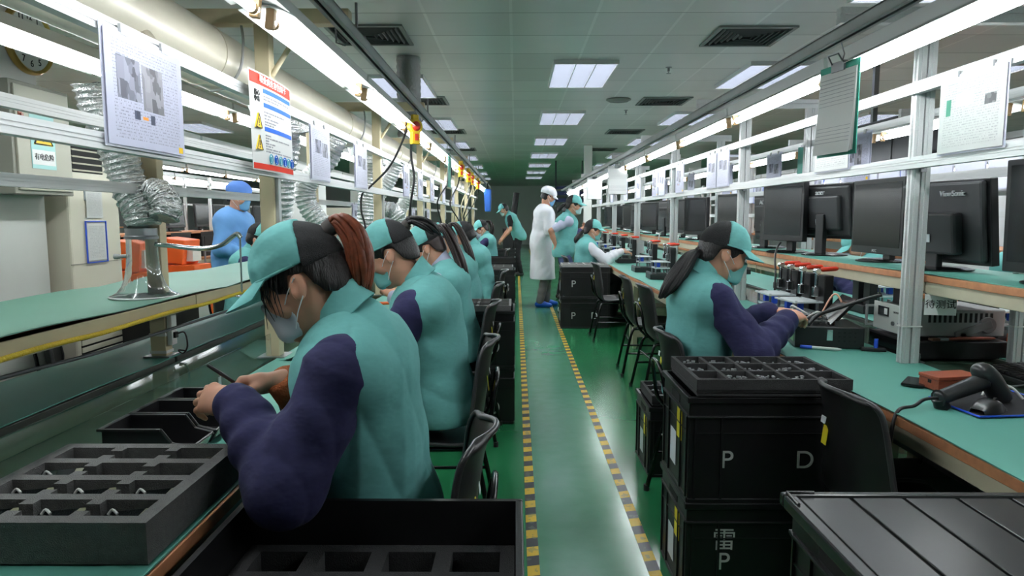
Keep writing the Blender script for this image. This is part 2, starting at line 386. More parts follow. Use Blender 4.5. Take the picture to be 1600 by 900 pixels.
# ---- far end of the room: door, blue hanging sign boards, dark posts
dfr = MB().b2((1.6, 32.82, 0), (1.75, 32.9, 2.3)).b2((3.3, 32.82, 0), (3.45, 32.9, 2.3)).b2((1.6, 32.82, 2.2), (3.45, 32.9, 2.35))
struct(dfr, 'door_1', mat('door_frame_grey', (170, 174, 176), .5))
sgn = thing('hanging_sign', 'dark blue sign board hanging on poles beyond the standing workers', 'sign', (1.55, 18, 0))
sb = MB().b2((-.5, -.02, 1.72), (.35, .02, 1.82)).b2((-.5, -.02, 1.9), (.35, .02, 2.0)).b2((-.5, -.02, 2.06), (.1, .02, 2.13)); sb.obj('board', mat('sign_blue', (38, 48, 96), .5), sgn)
MB().b2((-.53, -.02, 1.6), (-.49, .02, CEIL)).obj('pole', mat('dark_pole', (50, 56, 62), .5), sgn)
MB().b2((.16, -.02, 1.7), (.19, .02, CEIL)).obj('pole', mat('dark_pole', (50, 56, 62), .5), sgn)
wp = thing('support_post', 'tall white post rising to the ceiling beyond the white-coated worker', 'post', (1.48, 14.2, 0))
MB().box((0, 0, CEIL/2), (.16, .1, CEIL)).obj('shaft', WHITE, wp, bevel=.006); MB().box((0, 0, .01), (.24, .2, .02)).obj('base_plate', STEEL, wp)
# ================================================================= the two assembly lines
def make_lamp(length, sign):
    """batten with reflector and tube, hung from above; axis along Y, origin at its middle, tube slightly towards -x*sign"""
    t = thing('lamp', 'x', 'lamp')
    L = length/2
    MB().b2((-.024, -L, .035), (.024, L, .085)).obj('housing', mat('lamp_housing', (214, 216, 214), .4), t, bevel=.004)
    r = MB(); r.grid(lambda u, v: (-.085 + .17*u, -L+.01 + (2*L-.02)*v, .034 - .024*abs(2*u-1)**1.5), 8, 1, .002)
    r.obj('reflector', REFL, t, smooth=60)
    MB().cyl((0, -L+.05, -.006), (0, L-.05, -.006), .015, n=12).obj('tube', TUBEM, t, smooth=60)
    for s in (-1, 1):
        MB().b2((-.013, s*(L-.045)-.012, -.028), (.013, s*(L-.045)+.012, .04)).cyl((0, s*(L-.058), -.006), (0, s*(L-.082), -.006), .0165).obj('socket', mat('lamp_socket', (176, 142, 100) if sign > 0 else (222, 222, 216), .5), t, bevel=.003)
    return t
def lamp_row(x, z, y0, n, L, sign, where, tilt=0):
    p = make_lamp(L, sign)
    for i in range(n):
        o = p if i == 0 else copy_tree(p)
        o.location = (x, y0 + L*i + L/2 + .03*i, z); o.rotation_euler = (0, tilt, 0)
        o['label'] = '%s fluorescent lamp from the camera in the row %s' % (ORD[i], where); o['group'] = 'fluorescent lamps ' + where
    return p
ORD = ['nearest', 'second', 'third', 'fourth', 'fifth', 'sixth', 'seventh', 'eighth', 'ninth', 'tenth', 'eleventh', 'twelfth', 'thirteenth', 'fourteenth']
lamp_row(-.735, 1.935, .80, 14, 1.24, 1, 'above the left workers', .12)
lamp_row(-1.80, 1.975, .60, 12, 1.24, 1, 'over the left back bench', -.1)
lamp_row(1.255, 1.895, .26, 13, 1.24, -1, 'above the right workers', -.12)
lamp_row(2.42, 1.87, .86, 12, 1.24, -1, 'over the right back bench', .1)

def rail(name, x, z, y0, y1, label, h=.04, w=.03, m=ALU, cat='rail'):
    b = MB().b2((x-w/2, y0, z-h/2), (x+w/2, y1, z+h/2))
    for s in (-1, 1): b.b2((x+s*(w/2)-.0015, y0, z-.004), (x+s*(w/2)+.0015, y1, z-.001)).b2((x+s*(w/2)-.0015, y0, z+.006), (x+s*(w/2)+.0015, y1, z+.009))
    return tag(b.obj(name, m), label, cat)
# -------- left line
LY0, LST = .61, 2.29
rail('document_rail', -1.0, 1.81, -.3, 17.5, 'upper aluminium rail of the left line carrying documents above the workers')
rail('document_rail', -1.0, 1.53, -.3, 17.5, 'lower aluminium rail of the left line beneath the hanging documents')
rail('document_rail', -1.53, 1.695, -.3, 17.5, 'upper aluminium rail at the back of the left line below the duct')
rail('document_rail', -1.53, 1.46, -.3, 17.5, 'lower aluminium rail at the back of the left line')
def track(x, z, y0, y1, label):
    t = thing('hanging_track', label, 'track', (x, 0, z))
    MB().b2((-.022, y0, -.02), (-.016, y1, .02)).b2((.016, y0, -.02), (.022, y1, .02)).b2((-.022, y0, .016), (.022, y1, .022)).b2((-.022, y0, -.022), (-.007, y1, -.018)).b2((.007, y0, -.022), (.022, y1, -.018)).obj('channel', ALUD, t)
    MB().b2((-.007, y0, -.012), (.007, y1, -.004)).obj('slot', DARKSLOT, t)
    return t
track(-.655, 2.075, .2, 17.5, 'grey ceiling-hung track channel above the left lamps')
track(1.17, 2.0, .0, 17.5, 'grey hung track channel above the right lamps')
def make_post_left():
    t = thing('support_post', 'x', 'post', (0, 0, 0), 0, 'cream steel posts of the left line')
    MB().b2((-.03, -.03, .75), (.03, .03, 2.13)).obj('shaft', CREAM, t, bevel=.003)
    MB().b2((-.55, -.03, 2.13), (.36, .03, 2.19)).obj('crossbar', CREAM, t, bevel=.003)
    MB().tube(bez([(.03, 0, 1.93), (.07, 0, 1.99), (.12, 0, 2.06), (.19, 0, 2.13)], 12), .011).obj('brace', CREAM, t, smooth=60)
    MB().b2((-.06, -.06, .75), (.06, .06, .756)).obj('base_plate', STEEL, t)
    MB().b2((.03, -.014, 1.3), (.045, .014, 1.56)).obj('bracket', ALUD, t)
    MB().tube([(.385, 0, 2.10), (.385, 0, 2.22)], .006).tube([(.30, -.004, 2.13), (.30, -.004, 2.06), (.335, .0, 2.05), (.36, 0, 2.08)], .004).obj('hook', STEEL, t)
    g = MB().tube(bez([(-.09, 0, 2.135), (-.085, 0, 2.06), (-.10, 0, 1.96), (-.155, 0, 1.885), (-.23, 0, 1.868)], 16), .006)
    g.obj('strap', ALUD, t, smooth=60)
    return t
pl = make_post_left()
for k in range(8):
    o = pl if k == 0 else copy_tree(pl)
    o.location = (-1.04, LY0 + LST*k, 0); o['label'] = '%s cream steel post from the camera in the front row of the left line' % ORD[k]
pa = thing('support_post', 'x', 'post', (0, 0, 0), 0, 'cream back posts of the left line')
MB().b2((-.033, -.028, .75), (.033, .028, 2.13)).obj('shaft', CREAM, pa, bevel=.003)
MB().b2((-.055, -.05, .75), (.055, .05, .756)).obj('base_plate', STEEL, pa)
MB().b2((.0, -.034, .84), (.036, -.028, .86)).b2((-.036, -.031, .84), (.036, .031, .852)).b2((-.036, -.031, .765), (.036, .031, .777)).obj('cable_tie', CABLEW, pa)
for k in range(8):
    o = pa if k == 0 else copy_tree(pa)
    o.location = (-1.53, LY0 + LST*k, 0); o['label'] = '%s cream steel post from the camera in the back row of the left line' % ORD[k]
def make_bench(w, frame, L=2.27, apron=.05, top=None):
    """bench unit, front edge at x=0 and top running to -w; z of the board's top .745"""
    t = thing('workbench', 'x', 'workbench')
    MB().b2((-w, -L/2, .715), (0, L/2, .745)).obj('tabletop', top or WOODE, t, bevel=.002)
    MB().b2((-w+.02, -L/2+.01, .715-apron), (-.015, -L/2+.05, .715)).b2((-w+.02, L/2-.05, .715-apron), (-.015, L/2-.01, .715)).b2((-.055, -L/2, .715-apron), (-.012, L/2, .715)).b2((-w+.012, -L/2, .715-apron), (-w+.05, L/2, .715)).obj('apron', frame, t)
    for sx in (-.06, -w+.04):
        for sy in (-1, 1): MB().b2((sx-.022, sy*(L/2-.08)-.022, .02), (sx+.022, sy*(L/2-.08)+.022, .67)).cyl((sx, sy*(L/2-.08), 0), (sx, sy*(L/2-.08), .022), .02).obj('leg', frame, t)
    for sy in (-1, 1): MB().b2((-w+.04, sy*(L/2-.08)-.018, .12), (-.06, sy*(L/2-.08)+.018, .155)).obj('stretcher', frame, t)
    return t
def bench_row(x, w, frame, y0, st, n, where, flip=False):
    p = make_bench(w, frame, st-.02, top=mat('dark_board_edge', (62, 66, 60), .5) if 'back' in where else None)
    for k in range(n):
        o = p if k == 0 else copy_tree(p)
        o.location = (x, y0 + st*(k+.5), 0); o.rotation_euler = (0, 0, PI if flip else 0)
        o['label'] = '%s workbench from the camera in the row %s' % (ORD[k], where); o['group'] = 'workbenches ' + where
bench_row(-.62, .39, CREAMB, -1.68, LST, 8, 'in front of the left workers')
bench_row(-1.87, .40, CREAMB, -1.68, LST, 8, 'at the back of the left line', True)
def mat_sheet(x0, x1, y0, y1, z, label, m=MATG, wave=0.0015, step=.12, lip=True, seed=1):
    nu, nv = 8, int((y1-y0)/step)
    def F(u, v):
        x = x0 + (x1-x0)*u; y = y0 + (y1-y0)*v
        e = (2*u-1)**4
        return (x + e*wave*3*math.sin(y*2.3+seed), y, z + .003 + abs(wave*(math.sin(y*1.9+seed*2)+.6*math.sin(y*5.1+seed)))*e*3)
    b = MB(); b.grid(F, nu, nv, .003)
    b2 = [tuple(v) for v in b.v]
    o = b.obj('bench_mat', m, smooth=50); return tag(o, label, 'mat')
mat_sheet(-1.015, -.622, -1.6, 16.5, .745, 'green rubber bench mat running before the left workers')
mat_sheet(-1.865, -1.475, -1.6, 16.5, .745, 'green rubber mat on the back bench of the left line under the shelf', seed=2)
# belts
def belt(xa, xb, z, y0, y1, label):
    t = thing('conveyor', label, 'conveyor', ((xa+xb)/2, 0, 0))
    h = (xb-xa)/2
    MB().b2((-h+.012, y0, z-.012), (h-.012, y1, z)).obj('belt', BELT, t)
    for s in (-1, 1): MB().b2((s*h-.012, y0, z-.16), (s*h+.004 if s < 0 else s*h+.012, y1, z-.006)).obj('side_rail', mat('conveyor_rail', (66, 84, 72), .35), t)
    MB().b2((-h+.02, y0, z-.15), (h-.02, y1, z-.02)).obj('bed', mat('conveyor_bed', (70, 76, 72), .6), t)
    for k in range(8):
        y = y0 + .4 + (y1-y0-.8)*k/7
        MB().b2((-h+.02, y-.03, 0), (-h+.07, y+.03, z-.15)).b2((h-.07, y-.03, 0), (h-.02, y+.03, z-.15)).b2((-h+.07, y-.02, .2), (h-.07, y+.02, .24)).obj('stand', CREAMB, t)
    return t
belt(-1.45, -1.03, .733, -1.6, 16.5, 'glossy green conveyor belt between the two left benches')
belt(1.675, 2.04, .733, -1.6, 16.5, 'dark conveyor belt between the two right benches')
# shelf over the left back bench
ls = thing('long_shelf', 'long cream-edged shelf above the left back bench, covered with green mat', 'shelf', (0, 0, 0))
for a, b in ((-1.6, 2.9), (2.9, 7.5), (7.5, 12.0), (12.0, 16.5)):
    MB().b2((-1.96, a+.003, 1.000), (-1.375, b-.003, 1.016)).obj('board', WOODE, ls)
    MB().b2((-1.415, a+.003, .960), (-1.37, b-.003, 1.016)).b2((-1.96, a+.003, .960), (-1.92, b-.003, 1.0)).obj('edge_beam', CREAM, ls, bevel=.003)
mat_sheet(-1.97, -1.362, -1.6, 16.5, 1.016, 'long green mat with wavy edges lying on the left shelf', MATGS, .004, .1, seed=5)
# round steel air duct above the left belt
dc = thing('air_duct', 'large round pale metal air duct running above the left line', 'duct', (-1.27, 0, 2.0))
for k in range(9):
    MB().tube([(0, -1.4+2.1*k, 0), (0, .695+2.1*k, 0)], .122, n=40).obj('section', GALV, dc, smooth=60)
    MB().tube([(0, .69+2.1*k, 0), (0, .71+2.1*k, 0)], .126, n=40).obj('joint_band', GALV, dc, smooth=60)
for y in (2.25, 3.35, 3.95, 5.3, 6.4, 7.6):
    b = MB(); d = Vector((.55, -.1, -.75)).normalized() if y < 3 else Vector((.25, .1, -1)).normalized()
    p = d*.105; b.tube([p, p+d*.08], .048, n=20, caps=False).tube([p+d*.08, p], .044, n=20, caps=False)
    b.obj('branch_stub', mat('taped_stub', (176, 168, 150), .6, var=.25, scale=25, bump=.4, bscale=40) if y < 3 else FOIL, dc, loc=(0, y, 0), smooth=60)
# -------- right line
RY0, RST = .66, 2.12
rail('document_rail', 1.575, 1.85, -.5, 16.5, 'upper aluminium rail of the right line carrying documents', .045, .03)
rail('document_rail', 1.575, 1.56, -.5, 16.5, 'lower aluminium rail of the right line above the monitors', .045, .03)
rail('document_rail', 2.09, 1.86, -.5, 16.5, 'upper aluminium rail at the back of the right line')
rail('document_rail', 2.09, 1.54, -.5, 16.5, 'lower aluminium rail at the back of the right line')
def make_post_right():
    t = thing('support_post', 'x', 'post', (0, 0, 0), 0, 'aluminium posts of the right line')
    b = MB()
    for s in (-1, 1):
        b.b2((s*.020-.0165, -.018, .75), (s*.020+.0165, .018, 2.1))
        b.b2((s*.020-.004, -.021, .75), (s*.020+.004, .021, 2.1))
    b.b2((-.0365, -.006, .75), (.0365, .006, 2.1)); b.obj('shaft', ALU, t)
    MB().b2((-.35, -.02, 2.1), (.10, .02, 2.125)).b2((-.35, -.02, 2.135), (.10, .02, 2.16)).b2((-.35, -.014, 2.12), (.1, .014, 2.14)).obj('crossbar', ALU, t)
    MB().b2((.038, -.018, .75), (.062, .018, .756)).b2((.038, -.018, .75), (.043, .018, .79)).cyl((.042, 0, .772), (.052, 0, .772), .007).obj('foot_bracket', STEEL, t)
    MB().b2((-.012, -.036, 1.525), (.012, -.02, 1.565)).cyl((0, -.036, 1.545), (0, -.044, 1.545), .008).obj('clamp', STEEL, t)
    MB().b2((-.040, -.023, .9), (.040, .023, .905)).obj('cable_tie', CABLEW, t)
    return t
pr = make_post_right()
for row, x in (('front', 1.615), ('back', 2.07)):
    for k in range(8):
        o = pr if (row == 'front' and k == 0) else copy_tree(pr)
        o.location = (x, RY0 + RST*k, 0)
        o['label'] = '%s aluminium profile post from the camera in the %s row of the right line' % (ORD[k], row); o['group'] = 'aluminium posts of the right line, %s row' % row
bench_row(1.16, .50, CREAMB, -1.46, RST, 8, 'in front of the right workers', True)
bench_row(2.58, .53, CREAMB, -1.46, RST, 8, 'at the back of the right line')
mat_sheet(1.162, 1.66, -1.4, 15.4, .745, 'green rubber bench mat running before the right workers', seed=7)
mat_sheet(2.06, 2.575, -1.4, 15.4, .745, 'green rubber mat on the back bench of the right line', seed=8)
rs = thing('long_shelf', 'long shelf of the right line that carries the monitors, green mat on top', 'shelf', (0, 0, 0))
for k in range(8):
    a, b = -1.46 + RST*k, -1.46 + RST*(k+1)
    MB().b2((1.662, a+.003, 1.085), (2.04, b-.003, 1.112)).obj('board', WOODE, rs, bevel=.002)
    MB().b2((1.668, a+.003, 1.035), (1.71, b-.003, 1.085)).b2((1.99, a+.003, 1.035), (2.035, b-.003, 1.085)).obj('edge_beam', CREAMB, rs, bevel=.003)
    MB().b2((1.71, a+.1, 1.04), (1.99, a+.14, 1.08)).obj('cross_beam', CREAMB, rs)
mat_sheet(1.672, 2.038, -1.4, 15.4, 1.112, 'green mat under the monitors on the right shelf', MATG, .001, seed=9)
# ================================================================= people: implicit surfaces meshed by surface nets
class Vol:
    def __init__(s, lo, hi, h, fine=()):
        s.ax = []
        for i in range(3):
            pts = [lo[i]]
            while pts[-1] < hi[i]:
                st = h
                for (a, b, hf) in fine:
                    if a[i] - hf*2 < pts[-1] < b[i]: st = min(st, hf)
                pts.append(pts[-1] + st)
            s.ax.append(np.array(pts, np.float32))
        s.d = np.full([len(a) for a in s.ax], 1.0, np.float32); s.h = h
    def put(s, f, lo, hi, k=0.0, op='u'):
        sl = []; G = []
        for i in range(3):
            a = int(np.searchsorted(s.ax[i], lo[i])); b = int(np.searchsorted(s.ax[i], hi[i]))
            if b <= a: return s
            sl.append(slice(a, b)); sh = [1, 1, 1]; sh[i] = b-a; G.append(s.ax[i][a:b].reshape(sh))
        n = f(*G); sl = tuple(sl); o = s.d[sl]; sg = 1
        if op == 's': o = -o; sg = -1
        r = np.minimum(o, n)
        if k > 0: r = r - (np.maximum(k - np.abs(o-n), 0)/k)**2*k*.25
        r = r*sg
        s.d[sl] = r; return s
    def cone(s, a, b, ra, rb, k=.02, sq=None, op='u', wr=None):
        a = np.array(a, float); b = np.array(b, float); ba = b-a; L2 = float(ba@ba) + 1e-12
        def f(X, Y, Z):
            px, py, pz = X-a[0], Y-a[1], Z-a[2]
            t = np.clip((px*ba[0]+py*ba[1]+pz*ba[2])/L2, 0, 1)
            qx, qy, qz = px-t*ba[0], py-t*ba[1], pz-t*ba[2]
            if sq is not None:
                v, fa = sq; u = (qx*v[0]+qy*v[1]+qz*v[2])*(1-1/fa); qx, qy, qz = qx-u*v[0], qy-u*v[1], qz-u*v[2]
            r = ra + (rb-ra)*t
            if wr is not None:
                A, fr, ph = wr; r = r + A*np.sin(t*fr + ph + 2.2*np.sin(qy*14+ph) + 1.6*np.sin(qx*17+qz*11))*np.sin(np.pi*np.clip(t, .03, .97))
            return np.sqrt(qx*qx+qy*qy+qz*qz) - r
        m = max(ra, rb)*(max(1, sq[1]) if sq else 1) + k + 3*s.h + .012
        return s.put(f, np.minimum(a, b)-m, np.maximum(a, b)+m, k, op)
    def ell(s, c, r, R=None, k=.02, op='u'):
        c = np.array(c, float); r = np.array(r, float); R = np.eye(3) if R is None else np.array(R)
        def f(X, Y, Z):
            P = [X-c[0], Y-c[1], Z-c[2]]
            q = [(P[0]*R[0][i]+P[1]*R[1][i]+P[2]*R[2][i]) for i in range(3)]
            k0 = np.sqrt(sum((q[i]/r[i])**2 for i in range(3)))+1e-9; k1 = np.sqrt(sum((q[i]/r[i]**2)**2 for i in range(3)))+1e-9
            return k0*(k0-1)/k1
        m = r.max()+k+3*s.h+.01
        return s.put(f, c-m, c+m, k, op)
    def cut(s, f):
        """keep only where f(X,Y,Z) <= 0"""
        X, Y, Z = [s.ax[i].reshape([-1 if j == i else 1 for j in range(3)]) for i in range(3)]
        s.d = np.maximum(s.d, f(X, Y, Z)); return s
    def bumpy(s, A, fr, seed):
        X, Y, Z = [s.ax[i].reshape([-1 if j == i else 1 for j in range(3)]) for i in range(3)]
        rs = np.random.RandomState(seed); t = 0
        for i in range(4):
            a = rs.uniform(-1, 1, 3)*fr*(1+.5*i); c = rs.uniform(-1, 1, 3)*fr*.7; p = rs.uniform(0, 6.28, 2)
            w = np.sin(a[0]*X+a[1]*Y+a[2]*Z+p[0]+1.8*np.sin(c[0]*X+c[1]*Y+c[2]*Z+p[1]))
            t = t + (1-np.abs(w))**2*(1 if i % 2 else -1)/(1+.35*i)
        s.d = s.d + A*t; return s
    def mesh(s, name, m, parent, smooth=1):
        d = s.d; d[0] = d[-1] = 1; d[:, 0] = d[:, -1] = 1; d[:, :, 0] = d[:, :, -1] = 1
        ins = d < 0; n = np.array(d.shape) - 1
        act = np.zeros(n, bool); first = ins[:-1, :-1, :-1]
        for i in (0, 1):
            for j in (0, 1):
                for k in (0, 1):
                    act |= ins[i:n[0]+i, j:n[1]+j, k:n[2]+k] != first
        idx = np.full(n, -1, np.int64); ci = np.argwhere(act); idx[act] = np.arange(len(ci))
        acc = np.zeros((len(ci), 3)); cnt = np.zeros(len(ci))
        for ax in range(3):
            o1, o2 = [a for a in range(3) if a != ax]
            for u in (0, 1):
                for v in (0, 1):
                    p0 = ci.copy(); p0[:, o1] += u; p0[:, o2] += v; p1 = p0.copy(); p1[:, ax] += 1
                    d0 = d[tuple(p0.T)]; d1 = d[tuple(p1.T)]; cr = (d0 < 0) != (d1 < 0)
                    t = np.where(cr, d0/np.where(cr, d0-d1, 1), 0)
                    A = np.stack([s.ax[i][p0[:, i]] for i in range(3)], 1).astype(float); B = np.stack([s.ax[i][p1[:, i]] for i in range(3)], 1)
                    P = A + (B-A)*t[:, None]; acc += P*cr[:, None]; cnt += cr
        V = acc/np.maximum(cnt, 1)[:, None]; F = []
        for ax in range(3):
            o1, o2 = (ax+1) % 3, (ax+2) % 3
            sl0 = [slice(None)]*3; sl1 = [slice(None)]*3; sl0[ax] = slice(0, -1); sl1[ax] = slice(1, None)
            e = np.argwhere(ins[tuple(sl0)] != ins[tuple(sl1)])
            fl = ins[tuple(sl0)][tuple(e.T)]
            q = []
            for u, v in ((0, 0), (1, 0), (1, 1), (0, 1)):
                c = e.copy(); c[:, o1] -= u; c[:, o2] -= v; q.append(idx[tuple(c.T)])
            q = np.stack(q, 1); q[~fl] = q[~fl][:, ::-1]; F.append(q)
        F = np.concatenate(F)
        E = np.concatenate([F[:, [0, 1]], F[:, [1, 2]], F[:, [2, 3]], F[:, [3, 0]]])
        for _ in range(smooth):
            sm = np.zeros_like(V); ct = np.zeros(len(V))
            for c in range(3):
                sm[:, c] = np.bincount(E[:, 0], V[E[:, 1], c], len(V)) + np.bincount(E[:, 1], V[E[:, 0], c], len(V))
            ct = np.bincount(E[:, 0], minlength=len(V)) + np.bincount(E[:, 1], minlength=len(V))
            V = V*.5 + .5*sm/np.maximum(ct, 1)[:, None]
        me = bpy.data.meshes.new(name); me.vertices.add(len(V)); me.vertices.foreach_set('co', V.astype(np.float32).ravel())
        me.loops.add(F.size); me.loops.foreach_set('vertex_index', F.astype(np.int32).ravel())
        me.polygons.add(len(F)); me.polygons.foreach_set('loop_start', np.arange(0, F.size, 4, dtype=np.int32))
        me.polygons.foreach_set('use_smooth', np.ones(len(F), bool)); me.update(calc_edges=True)
        me.materials.append(m); o = bpy.data.objects.new(name, me); COL.objects.link(o); o.parent = parent
        return o
SKIN = mat('skin', (206, 152, 126), .55, var=.05, scale=30)
_b = SKIN.node_tree.nodes['Principled BSDF']; _b.inputs['Subsurface Weight'].default_value = .12; _b.inputs['Subsurface Radius'].default_value = (.012, .005, .003)
TEAL = mat('teal_cloth', (108, 178, 175), .85, var=.04, scale=40, bump=.75, bscale=9, aniso=(1, 1, 1.7))
NAVY = mat('navy_cloth', (36, 36, 76), .9, var=.08, scale=40, bump=.9, bscale=11, aniso=(1, 1, 1.6))
HAIRB = mat('black_hair', (22, 19, 20), .4, bump=.5, bscale=40, aniso=(8, 8, 1))
HAIRR = mat('auburn_hair', (122, 62, 40), .45, var=.3, scale=60)
HAIRG = mat('dark_brown_hair', (46, 34, 32), .42, var=.3, scale=60)
MESHB = mat('black_mesh_cloth', (30, 30, 32), .85, bump=.6, bscale=500)
MASKW = mat('mask_white', (214, 216, 226), .8); MASKT = mat('mask_teal', (120, 186, 182), .8); MASKB = mat('mask_blue', (110, 164, 206), .8); MASKG = mat('mask_pale', (190, 222, 220), .8)
TROUS = mat('black_trousers', (24, 24, 27), .9); JEANS = mat('jeans', (74, 82, 122), .9, var=.1, scale=40); GREYT = mat('grey_trousers', (112, 110, 108), .9)
WHITEC = mat('white_coat_cloth', (232, 232, 238), .85, bump=.1, bscale=120); LAV = mat('lavender_cloth', (196, 198, 222), .85); BLUEG = mat('blue_gown_cloth', (104, 156, 214), .8)
SHOE = mat('dark_shoe', (30, 30, 32), .6); SHOEW = mat('white_shoe', (225, 225, 225), .6); COVER = mat('blue_shoe_cover', (24, 92, 200), .45, bump=.4, bscale=90)
ORCUFF = mat('orange_knit', (170, 92, 48), .9, bump=.6, bscale=200)
EYEB = mat('eye_dark', (24, 18, 16), .3)

def unit(v): v = np.array(v, float); return v/np.linalg.norm(v)
def ik(S_, W, L1, L2, pole):
    S_, W = np.array(S_, float), np.array(W, float); v = W-S_; D = min(np.linalg.norm(v), (L1+L2)*.998); v = unit(v)
    a = (L1*L1-L2*L2+D*D)/(2*D); hh = math.sqrt(max(L1*L1-a*a, 1e-6)); p = np.array(pole, float); p = unit(p - v*(p@v))
    return S_ + v*a + p*hh
def rot_axis(v, ax, ang):
    return np.array(Matrix.Rotation(ang, 3, Vector(ax)) @ Vector(v))
def hand(vol, w, d, n, side, curl=.5, k=.008, th=(.55, .65, .35), curls=None, sc=1.0):
    """palm, four jointed fingers and a thumb; w wrist, d towards the knuckles, n out of the palm"""
    d = unit(d); n = np.array(n, float); n = unit(n-d*(n@d)); t = np.cross(d, n)*side
    w = np.array(w, float)
    K = [w + sc*(d*.088*f + t*o - n*q) for f, o, q in ((1, .027, .0), (1.03, .009, .003), (.99, -.010, .002), (.92, -.027, -.003))]
    for kp in K: vol.cone(w, kp, .021*sc, .0125*sc, .014)
    vol.cone(w+d*.05*sc+t*.02*sc, w+d*.05*sc-t*.022*sc, .0155*sc, .0145*sc, .014)
    ph = ((.042, .026, .021), (.046, .029, .022), (.043, .027, .021), (.034, .021, .018))
    for i, kp in enumerate(K):
        c = curl if curls is None else curls[i]; f = unit(d + t*(.06-.05*i)); p = kp; r = .0094 if i < 3 else .0082
        ax = np.cross(f, n)
        for j, L in enumerate(ph[i]):
            f = rot_axis(f, ax, (.75, 1.05, .75)[j]*c); q = p + f*L*sc
            vol.cone(p, q, (r-.0006*j)*sc, (r-.0006*(j+1)-.0004*(j == 2))*sc, .0045); p = q
    p = w + d*.022*sc + t*.018*sc; f = unit(d*th[0]+t*th[1]+n*th[2]); r = .0135
    for j, L in enumerate((.044, .034, .026)):
        q = p + f*L*sc; vol.cone(p, q, (r-.0018*j)*sc, (r-.0018*(j+1))*sc, .008); p = q
        f = unit(f + (d*.5 - t*.35 + n*.15)*(.5 if curl > .3 else .25))
    return K
def head_prims(v, hc, R, o=0, k=.02, face=True):
    P = lambda x, y, z: hc + R@np.array((x, y, z), float)
    v.ell(P(-.006, 0, .03), np.array((.098, .077, .096))+o, R, k)
    v.cone(P(.028, 0, -.012), P(.062, 0, -.088), .066+o, .030+o, .03, sq=(R@np.array((0, 1, 0.)), .95))
    v.cone(P(.0, .03, -.05), P(.055, .012, -.095), .036+o, .02+o, .03); v.cone(P(.0, -.03, -.05), P(.055, -.012, -.095), .036+o, .02+o, .03)
    if face:
        v.cone(P(.092, 0, .012), P(.109, 0, -.026), .007, .012, .014)
        v.cone(P(.082, .036, .03), P(.088, -.036, .03), .012, .012, .016)
        for s in (-1, 1):
            v.ell(P(.094, s*.032, .008), (.012, .016, .011), R, .014, 's')
            v.ell(P(.078, s*.032, .008), (.014, .015, .013), R, .006)
            v.cone(P(.07, s*.042, -.02), P(.055, s*.05, -.035), .022, .02, .02)
            v.cone(P(.1, s*.010, -.026), P(.1, s*.010, -.028), .008, .008, .008)
        v.cone(P(.090, .016, -.056), P(.090, -.016, -.056), .008, .008, .01); v.cone(P(.088, .012, -.066), P(.088, -.012, -.066), .008, .008, .008)
        v.cone(P(.064, 0, -.098), P(.068, 0, -.096), .022, .02, .015)
def ears(v, hc, R):
    P = lambda x, y, z: hc + R@np.array((x, y, z), float)
    for s in (-1, 1):
        Re = R@np.array(Matrix.Rotation(s*.3, 3, 'Z'))@np.array(Matrix.Rotation(-.25, 3, 'Y'))
        v.ell(P(-.008, s*.084, -.006), (.019, .012, .031), Re, .006)
        v.ell(P(-.002, s*.097, .001), (.010, .007, .017), Re, .003, 's')
